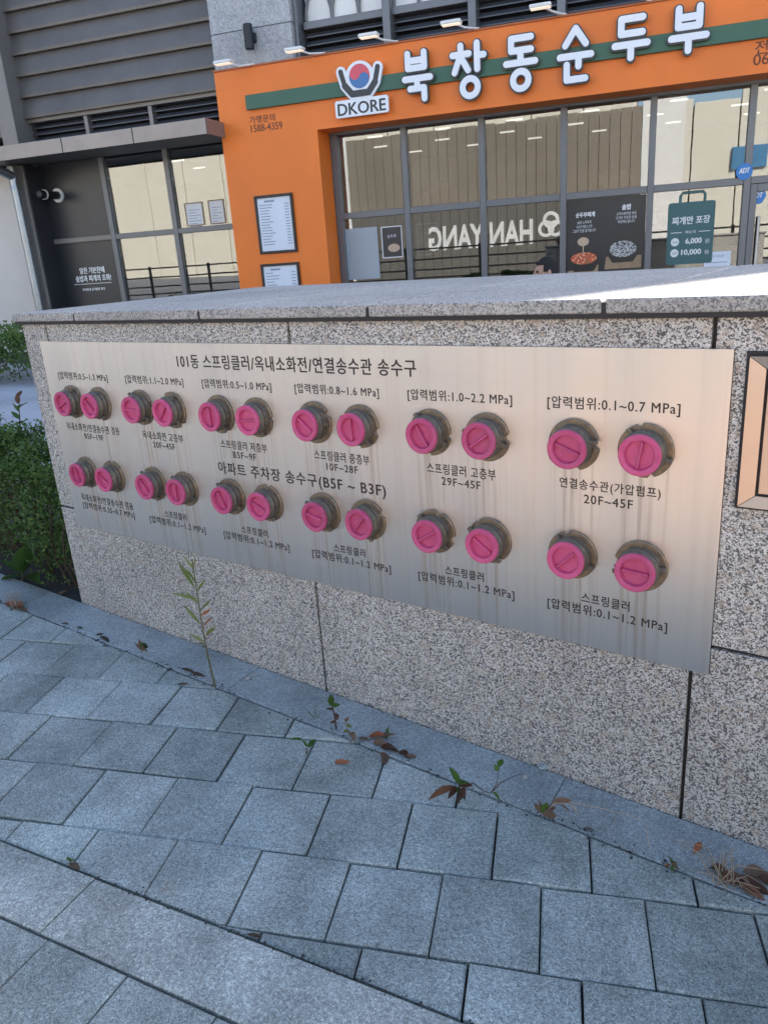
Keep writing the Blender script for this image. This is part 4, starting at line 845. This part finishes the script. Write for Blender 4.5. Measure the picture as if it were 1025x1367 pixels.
rosette('withered_weed', 'withered brown weed with long thin trailing stalk', (722, 1090), [((722, 1086), (713, 1070), 0, 'leaf_dry', .5), ((723, 1086), (731, 1068), 0, 'leaf_weed', .35), ((724, 1086), (742, 1074), .01, 'leaf_dry', .5), ((724, 1088), (745, 1086), -.01, 'leaf_dry', .5), ((735, 1072), (765, 1066), .01, 'leaf_dry', .3), ((748, 1075), (762, 1082), 0, 'leaf_dry', .35), ((760, 1074), (772, 1084), 0, 'straw', .3), ((724, 1084), (719, 1066), .01, 'leaf_dry', .4)],
        [([(723, 1090, 0), (740, 1072, .0), (770, 1072, .01), (815, 1082, .01), (850, 1092, 0), (862, 1104, -.03), (868, 1140, -.05)], .0014, 'straw'), ([(820, 1083, .01), (821, 1122, -.06)], .0007, 'straw')])
rosette('green_sprout', 'tiny bright green sprout between edging strip and paver', (895, 1156), [((895, 1152), (893, 1140), 0, 'leaf_weed', .6), ((895, 1153), (903, 1150), 0, 'leaf_weed', .6), ((895, 1155), (898, 1165), -.02, 'leaf_weed', .6), ((895, 1154), (884, 1158), -.01, 'leaf_dry', .6), ((896, 1155), (908, 1159), -.02, 'leaf_dry', .6)])
rosette('joint_weed', 'little dark green weed squeezed in a paver joint', (412, 1002), [((412, 998), (419, 988), 0, 'leaf_weed', .4), ((411, 998), (404, 987), 0, 'leaf_weed', .3), ((411, 1000), (407, 1000), -.01, 'leaf_burgundy', .6), ((411, 1002), (408, 1008), -.02, 'leaf_burgundy', .6), ((412, 992), (425, 986), .01, 'leaf_weed', .25), ((404, 987), (388, 985), 0, 'leaf_weed', .2)])
rosette('grass_tuft', 'thin dark grass blades on the edging strip', (421, 960), [((420, 960), (406, 942), 0, 'leaf_weed', .05), ((421, 960), (421, 940), 0, 'leaf_weed', .05), ((422, 960), (428, 949), 0, 'leaf_weed', .05), ((421, 960), (412, 950), 0, 'leaf_weed', .05)])
rosette('joint_moss', 'small green tuft in the joint above the kerb stones', (94, 1150), [((94, 1150), (90, 1143), 0, 'leaf_weed', .6), ((94, 1150), (98, 1145), 0, 'leaf_weed', .6), ((94, 1151), (95, 1158), -.01, 'leaf_dry', .6)])
# dry grass clumps
def dry_clump(name, label, px, n, spread, h, seed, extra=(), lie=.5):
    rn = random.Random(seed); b0 = gnd(*px); t = Thing(name, label, 'dry grass', ID, tuple(b0))
    for k in range(n):
        a = rn.uniform(0, 6.28); d = Vector((math.cos(a), math.sin(a)*.5-.15, 0))*spread*rn.uniform(.3, 1); hh = h*rn.uniform(.3, 1)
        s = b0+Vector((rn.uniform(-.02, .02), rn.uniform(-.015, .015), 0)); s.y = min(s.y, -.012)
        e = s+d+Vector((0, 0, hh)); e.y = min(e.y, -.008); mid = s+d*.4+Vector((0, 0, hh*.75)); mid.y = min(mid.y, -.008); e.z = max(e.z-lie*hh*rn.random(), b0.z+.004)
        stem(t, [s, mid, e], rn.uniform(.0008, .0015), 'straw', 'stalk')
    for a, b, mt, wd in extra:
        A, B = gnd(*a), gnd(*b); A.z += .012; B.z += .006; put_leaf(t, b0, A, B, mt, wd, .8, .1, rn.uniform(-.4, .4))
    return t
dry_clump('dry_grass', 'tuft of dry straw-coloured grass at the end of the edging strip by the hedge', (22, 812), 16, .10, .11, 3, (((8, 808), (30, 812), 'leaf_orange', .4), ((20, 812), (40, 818), 'leaf_dry', .35), ((30, 814), (14, 806), 'leaf_orange', .5)))
dry_clump('dry_grass', 'sprawling dry straw over a heap of rotting brown leaves at the wall foot', (965, 1178), 22, .12, .10, 11, (((945, 1165), (980, 1172), 'leaf_burgundy', .6), ((958, 1175), (1000, 1180), 'leaf_red', .5), ((980, 1178), (1030, 1196), 'leaf_burgundy', .5), ((990, 1170), (1028, 1168), 'leaf_dry', .5), ((1000, 1185), (970, 1172), 'leaf_dry', .5), ((985, 1186), (1022, 1204), 'leaf_red', .45), ((950, 1160), (972, 1168), 'leaf_red', .6), ((1010, 1176), (1040, 1186), 'leaf_burgundy', .6), ((935, 1130), (925, 1142), 'leaf_orange', .4)))
# litter
def litter(name, label, cat, px, parts):
    b0 = gnd(*px); t = Thing(name, label, cat, ID, tuple(b0))
    for a, b, mt, wd, up in parts: A, B = gnd(*a), gnd(*b); A.z += .003; B.z += up; put_leaf(t, b0, A, B, mt, wd, .8, .05, random.uniform(-.5, .5))
litter('leaf_litter', 'clump of brown and rust red dead leaves at the edging strip', 'dead leaves', (510, 992), [((492, 984), (515, 990), 'leaf_orange', .6, .02), ((498, 992), (516, 998), 'leaf_dry', .5, .015), ((508, 998), (528, 1002), 'leaf_burgundy', .6, .008), ((516, 1000), (533, 1006), 'leaf_burgundy', .6, .006), ((532, 1004), (546, 1012), 'leaf_burgundy', .7, .006), ((540, 1012), (557, 1012), 'leaf_dry', .5, .006), ((512, 1005), (514, 1022), 'leaf_dry', .5, .004), ((478, 986), (494, 990), 'leaf_dry', .6, .006), ((505, 984), (528, 988), 'leaf_dry', .3, .02), ((515, 988), (519, 978), 'leaf_weed', .3, .02)])
litter('dead_leaf', 'curled red-brown dead leaf lying on a paver', 'dead leaf', (457, 1020), [((446, 1019), (468, 1021), 'leaf_orange', .34, .010)])
litter('dead_leaf', 'small tan dead leaf beside the edging strip below the withered weed', 'dead leaf', (785, 1109), [((777, 1107), (794, 1111), 'leaf_dry', .4, .008)])
litter('dead_leaf', 'tan dead leaf on the edging strip below the hedge', 'dead leaf', (83, 793), [((78, 796), (91, 791), 'leaf_dry', .6, .012)])
litter('leaf_litter', 'dark wet leaf scraps in the joint near the seedling', 'dead leaves', (137, 850), [((128, 849), (140, 847), 'twig', .4, .004), ((134, 850), (147, 858), 'twig', .35, .004), ((102, 838), (112, 840), 'twig', .4, .004), ((84, 833), (93, 834), 'twig', .4, .004)])
litter('leaf_litter', 'crumbled brown leaf bits in the joint at the kerb', 'dead leaves', (345, 1252), [((330, 1249), (348, 1254), 'twig', .5, .006), ((338, 1253), (352, 1249), 'leaf_burgundy', .4, .006), ((95, 1155), (108, 1162), 'twig', .5, .004)])
litter('leaf_litter', 'black leaf mould packed in the joint beside the tall weed', 'dead leaves', (256, 900), [((242, 893), (262, 899), 'twig', .25, .004), ((256, 899), (275, 904), 'twig', .25, .004), ((236, 915), (254, 914), 'twig', .3, .004)])
def grit(name, label, line, n, wid, rmax, seed, mat):
    rn = random.Random(seed); V, Fc = [], []; cum = []
    for _ in range(n):
        k = rn.randrange(len(line)-1); t_ = rn.random(); a, b = Vector(line[k]), Vector(line[k+1]); p = a+(b-a)*t_; dens = .5+.5*math.sin(p.x*7.3+seed)*math.sin(p.x*2.9)
        if rn.random() > dens: continue
        x, y = p.x, p.y+rn.gauss(0, wid); 
        if y > -.004: continue
        r_ = rmax*rn.random()**2+.0007; i = len(V); c = Vector((x, y, gz(x, y)+r_*.4)); an = rn.random()*6
        V += [c+Vector((math.cos(an+q_*1.57)*r_*rn.uniform(.7, 1.3), math.sin(an+q_*1.57)*r_*rn.uniform(.7, 1.3), rn.uniform(-.3, .3)*r_)) for q_ in range(4)]+[c+Vector((0, 0, r_*.8)), c-Vector((0, 0, r_*.8))]
        for q_ in range(4): Fc += [(i+q_, i+(q_+1) % 4, i+4), (i+(q_+1) % 4, i+q_, i+5)]
    o = link(name, mk(name, V, Fc, mat)); tag(o, label, 'grit', kind='stuff')
grit('soil_crumbs', 'dark soil crumbs scattered along the joint of the edging strip', [(-3.6, edge_y), (1.0, edge_y)], 1500, .009, .0035, 2, 'bedding')
grit('sand', 'pale sand grains scattered along the joint of the edging strip', [(-3.6, edge_y), (1.0, edge_y)], 900, .018, .0018, 5, 'pebble')
grit('soil_crumbs', 'dark soil crumbs lying in the joint above the kerb stones', [(-3.0, kerbline(-3.0)), (.8, kerbline(.8))], 900, .006, .003, 4, 'bedding')
grit('sand', 'fine grit along the foot of the granite wall', [(-2.6, -.012), (1.0, -.012)], 700, .008, .002, 8, 'mortar')
def pebble(px, r, label, mt='pebble'):
    b0 = gnd(*px); bm = bmesh.new(); bmesh.ops.create_icosphere(bm, subdivisions=2, radius=r)
    for v in bm.verts: v.co *= random.uniform(.86, 1.1); v.co.z *= .62
    me = bpy.data.meshes.new('pebble'); bm.to_mesh(me); bm.free(); me.materials.append(M(mt)); o = link('pebble', me); o.location = b0+Vector((0, 0, r*.5)); tag(o, label, 'pebble')
pebble((331, 907), .009, 'grey pebble on the edging strip next to a smaller one'); pebble((342, 903), .007, 'smaller grey-brown pebble beside the larger one on the edging strip')
pebble((701, 1039), .008, 'pale rounded pebble at the tip of the broad weed stalk'); pebble((724, 1026), .013, 'flat grey stone chip resting against the wall foot', 'edging')

# hedge and low shrub: leaf clouds on twigs
def shrub(name, label, boxf, nleaf, size, mat, frame=ID, twigs=30, base=(0, 0, 0), seed=1, sparse=.0):
    rn = random.Random(seed); t = Thing(name, label, 'shrub', frame, base); V, Fc = [], []
    (x0, x1), (y0, y1), h = boxf
    clumps = [(rn.uniform(x0, x1), rn.uniform(y0, y1), rn.gauss(0, .05)) for _ in range(24)]
    for _ in range(nleaf):
        x, y = rn.uniform(x0, x1), rn.uniform(y0, y1); d = min(clumps, key=lambda c: (c[0]-x)**2+(c[1]-y)**2); top = h+d[2]+rn.gauss(0, .015)
        tt = rn.random()
        if tt < .42: z = top-abs(rn.gauss(0, .05))
        elif tt < .85: z = top*(1-rn.random()**1.5); y = y0+abs(rn.gauss(0, .06))+(d[2]*.6) if rn.random() < .8 else y
        else: z = top*rn.uniform(.25, 1)
        if z < .2*h and rn.random() < .7: continue
        z = max(z, .03)
        a = rn.uniform(0, 6.28); el = rn.gauss(.45, .5); s = size*rn.uniform(.6, 1.3)
        dv = Vector((math.cos(a)*math.cos(el), math.sin(a)*math.cos(el), math.sin(el))); sv = dv.cross(Vector((rn.gauss(0, 1), rn.gauss(0, 1), rn.gauss(0, 1)))).normalized()
        p = Vector((x, y, z)); i = len(V); V += [p, p+dv*s*.5+sv*s*.27, p+dv*s, p+dv*s*.5-sv*s*.27]; Fc.append((i, i+1, i+2, i+3))
    f = t.part('foliage', mk('foliage', V, Fc, mat)); f['kind'] = 'stuff'
    tv = []
    for _ in range(twigs):
        x, y = rn.uniform(x0, x1), rn.uniform(y0+.02, y1); pts = [(x, y, -.02)]
        for k in range(1, 5): pts.append((pts[-1][0]+rn.gauss(0, .035), min(y1, max(y0, pts[-1][1]+rn.gauss(-.01, .03))), h*.22*k))
        tv.append(tube(pts, [.006, .005, .004, .003, .0015], 5))
    V, Fc = join(tv); t.part('twigs', mk('twigs', V, Fc, 'twig')); return t
hd = shrub('hedge', 'dense dark green clipped hedge against the end of the granite wall', ((-4.4, -2.59), (.05, .29), .52), 42000, .018, 'leaf_hedge', Matrix.Translation((0, 0, .055)), 90, (-3.4, .5, 0), 5)
so = sheet('soil', [(-4.9, -.0005), (-2.56, -.0005), (-2.56, .5), (-4.9, .5)], -.004, 'bedding')
# broad leaves and a long shoot growing out of the hedge
hw = Thing('hedge_weed', 'broad-leaved weed at the foot of the clipped hedge', 'weed', ID, tuple(gnd(30, 776)))
hb0 = gnd(30, 776)
for a, b in (((30, 765), (2, 745)), ((32, 765), (30, 722)), ((34, 768), (52, 772)), ((28, 768), (0, 772)), ((30, 760), (12, 728)), ((31, 762), (44, 742)), ((30, 770), (18, 764))): put_leaf(hw, hb0, onY(*a, hb0.y-.005), onY(*b, hb0.y-.03), 'leaf_weed', .42, .8, .12, random.uniform(-.5, .5))
stem(hw, [hb0, onY(31, 760, hb0.y-.005), onY(32, 740, hb0.y-.02)], .003)
hs = Thing('hedge_shoot', 'loose leafy shoot sticking up out of the clipped hedge top', 'weed', ID, tuple(onY(31, 600, .25)))
hsb = onY(31, 600, .25)
stem(hs, [onY(31, 610, .25), onY(28, 575, .25), onY(26, 545, .25), (onY(26, 528, .25))], .003, 'twig')
for a, b, mt in (((27, 560), (15, 548), 'leaf_weed'), ((27, 570), (14, 572), 'leaf_weed'), ((26, 545), (36, 535), 'leaf_weed'), ((26, 540), (22, 524), 'leaf_dry'), ((27, 566), (37, 558), 'leaf_weed'), ((26, 550), (18, 538), 'leaf_weed'), ((28, 580), (10, 585), 'leaf_weed'), ((26, 530), (28, 520), 'leaf_dry')): put_leaf(hs, hsb, onY(*a, .25), onY(*b, .24), mt, .4, .8, .1, random.uniform(-.5, .5))
# low shrub before the cream wall
pu = CAM+fe*fu(5, 480, -1.5)+fn*(FD-1.5)
bs = gnd(15, 512)
shrub('low_shrub', 'low green shrub with reddish patch in front of the cream rendered wall', ((-1.6, 1.15), (0, .9), .52), 9000, .05, 'leaf_hedge', Matrix.Translation((bs.x, bs.y, bs.z)) @ Matrix.Rotation(FA, 4, 'Z'), 30, (0, .4, 0), 9)
shrub('red_shrub', 'small reddish brown shrub beside the low green shrub', ((-.75, -.1), (-.10, .1), .38), 1500, .045, 'leaf_red', Matrix.Translation((bs.x, bs.y, bs.z)) @ Matrix.Rotation(FA, 4, 'Z'), 14, (-.4, 0, 0), 13)

# ------------------------------------------------------------------ people
def skin_body(name, verts, edges, mat):
    me = bpy.data.meshes.new(name); me.from_pydata([v[0] for v in verts], edges, []); o = bpy.data.objects.new(name, me); COL.objects.link(o)
    md = o.modifiers.new('skin', 'SKIN')
    for sv, v in zip(me.skin_vertices[0].data, verts): sv.radius = v[1] if isinstance(v[1], tuple) else (v[1], v[1])
    me.skin_vertices[0].data[0].use_root = True
    sb = o.modifiers.new('sub', 'SUBSURF'); sb.levels = 2; sb.render_levels = 2
    bpy.context.view_layer.update(); dg = bpy.context.evaluated_depsgraph_get(); m2 = bpy.data.meshes.new_from_object(o.evaluated_get(dg)); bpy.data.objects.remove(o)
    m2.materials.clear(); m2.materials.append(M(mat)); m2.polygons.foreach_set('use_smooth', [True]*len(m2.polygons)); return m2
def head_mesh():
    bm = bmesh.new(); bmesh.ops.create_uvsphere(bm, u_segments=28, v_segments=20, radius=1)
    for v in bm.verts:
        x, y, z = v.co; w_ = 1-.28*max(0, -z)**1.3
        co = Vector((x*.074*w_, y*.096*(1-.18*max(0, -z)), z*.118))          # faces -y
        if y < -.3:
            nose = math.exp(-((x/.16)**2))*math.exp(-(((z+.15)/.24)**2)); co.y -= .024*nose
            eye = math.exp(-(((abs(x)-.42)/.18)**2))*math.exp(-(((z-.05)/.11)**2)); co.y += .009*eye
            brow = math.exp(-(((z-.22)/.1)**2)); co.y -= .004*brow
            lip = math.exp(-((x/.3)**2))*math.exp(-(((z+.5)/.09)**2)); co.y -= .006*lip
            chin = math.exp(-((x/.35)**2))*math.exp(-(((z+.85)/.2)**2)); co.y -= .010*chin
        v.co = co
    for s in (-1, 1):
        r_ = bmesh.ops.create_icosphere(bm, subdivisions=2, radius=1)
        for v in r_['verts']: v.co = (s*.074+v.co.x*.010, .012+v.co.y*.018, -.005+v.co.z*.031)
    me = bpy.data.meshes.new('head'); bm.to_mesh(me); bm.free(); me.materials.append(M('skin')); me.polygons.foreach_set('use_smooth', [True]*len(me.polygons)); return me
def hair_mesh(mat='hair', low=.0):
    bm = bmesh.new(); bmesh.ops.create_uvsphere(bm, u_segments=28, v_segments=20, radius=1); dele = []
    for v in bm.verts:
        x, y, z = v.co; lim = (.45 if y < -.45 else (-.05 if y < .1 else -.45))+low
        if z < lim: dele.append(v)
        v.co = Vector((x*.081, y*.103+.004, z*.126+.003))*random.uniform(.985, 1.02)
    bmesh.ops.delete(bm, geom=dele, context='VERTS'); me = bpy.data.meshes.new('hair'); bm.to_mesh(me); bm.free(); me.materials.append(M(mat)); me.polygons.foreach_set('use_smooth', [True]*len(me.polygons)); return me
def person(label, loc, rz, seated, hairmat='hair', headturn=0.0, shirt='shirt', headz=None):
    t = Thing('person', label, 'person', Matrix.Translation(loc) @ Matrix.Rotation(rz, 4, 'Z'), (0, 0, 0))
    if seated:
        hp = .44; sh = hp+.43; vs = [((0, 0, hp), (.15, .11)), ((0, -.01, hp+.2), (.14, .10)), ((0, 0, sh-.06), (.16, .10)), ((0, .0, sh+.04), .06), ((0, -.005, sh+.09), .052)]
        ed = [(0, 1), (1, 2), (2, 3), (3, 4)]
        for s in (-1, 1):
            i = len(vs); vs += [((s*.19, 0, sh-.03), .062), ((s*.23, -.05, sh-.28), .05), ((s*.18, -.27, sh-.36), .040), ((s*.15, -.34, sh-.37), (.036, .022)), ((s*.10, -.02, hp-.01), .09), ((s*.13, -.42, hp), .068), ((s*.13, -.40, .10), .045), ((s*.13, -.52, .045), .04)]
            ed += [(2, i), (i, i+1), (i+1, i+2), (i+2, i+3), (0, i+4), (i+4, i+5), (i+5, i+6), (i+6, i+7)]
    else:
        hp = .92; sh = 1.40; vs = [((0, 0, hp), (.15, .11)), ((0, 0, hp+.22), (.13, .10)), ((0, 0, sh-.06), (.16, .10)), ((0, .0, sh+.04), .06), ((0, -.005, sh+.09), .052)]
        ed = [(0, 1), (1, 2), (2, 3), (3, 4)]
        for s in (-1, 1):
            i = len(vs); vs += [((s*.19, 0, sh-.03), .062), ((s*.24, .01, sh-.30), .05), ((s*.22, -.16, sh-.42), .040), ((s*.2, -.23, sh-.43), (.036, .022)), ((s*.10, 0, hp-.05), .09), ((s*.11, -.01, .50), .065), ((s*.11, .02, .10), .043), ((s*.11, -.10, .045), .04)]
            ed += [(2, i), (i, i+1), (i+1, i+2), (i+2, i+3), (0, i+4), (i+4, i+5), (i+5, i+6), (i+6, i+7)]
    t.part('body', skin_body('body', vs, ed, shirt)); H = t.part('head', head_mesh()); H.location = (0, -.015, sh+.195); H.rotation_euler.z = headturn
    t.part('hair', hair_mesh(hairmat), H)
    for s in (-1, 1): e = t.part('eye', EYE, H); e.location = (s*.031, -.083, .007)
    wr = (vs[-5][0] if False else None)
    for s in (-1, 1):
        w0 = Vector((s*.15, -.34, sh-.37)) if seated else Vector((s*.2, -.23, sh-.43)); hv, hf = [], []
        pts = [tube([w0, w0+Vector((0, -.04, -.004)), w0+Vector((0, -.085, -.006))], [.026, .036, .034], 8)]
        for k, (dx, ln) in enumerate(((-.027, .062), (-.009, .072), (.009, .068), (.026, .052))): b = w0+Vector((dx, -.085, -.006)); pts.append(tube([b, b+Vector((0, -ln*.5, -.006)), b+Vector((0, -ln, -.026))], [.0095, .009, .007], 6))
        b = w0+Vector((-s*.028, -.03, -.004)); pts.append(tube([b, b+Vector((-s*.024, -.03, -.006)), b+Vector((-s*.03, -.058, -.014))], [.012, .010, .008], 6))
        hv, hf = join(pts); t.part('hand', mk('hand', hv, hf, 'skin', True))
    return t, sh
bm = bmesh.new(); bmesh.ops.create_icosphere(bm, subdivisions=2, radius=.0115); EYE = bpy.data.meshes.new('eye'); bm.to_mesh(EYE); bm.free(); EYE.materials.append(M('hair'))
mp = CAM+ray(731, 360)*7.2; top = (CAM+ray(730, 342)*7.2).z
gzp = gz(mp.x, mp.y)-.035; sitz = top-(.44+.43+.195+.13)
person('dark haired person sitting behind the granite wall before the shop window', (mp.x, mp.y, sitz), R(-62), True, headturn=R(8))
st_ = Thing('stool', 'low wooden stool under the sitting person', 'stool', Matrix.Translation((mp.x, mp.y, gzp)), (0, 0, 0)); shh = sitz+.33-gzp
V, Fc = lathe([(.16, shh-.035), (.17, shh-.03), (.17, shh-.005), (.16, shh)], 24); st_.part('seat', mk('seat', V, Fc, 'wood'))
for k in range(4):
    a = R(45+90*k); V, Fc = tube([(.12*math.cos(a), .12*math.sin(a), shh-.036), (.15*math.cos(a), .15*math.sin(a), 0)], .014, 8); st_.part('leg', mk('leg', V, Fc, 'wood'))
pq = FAC @ Vector((fu(877, 300, GV+1.9), zg+.1, -GV-1.9))
person('person in dark clothes and olive cap standing inside the shop', (pq.x, pq.y, pq.z), R(10), False, 'cap_olive', headturn=R(30))

flush_texts()
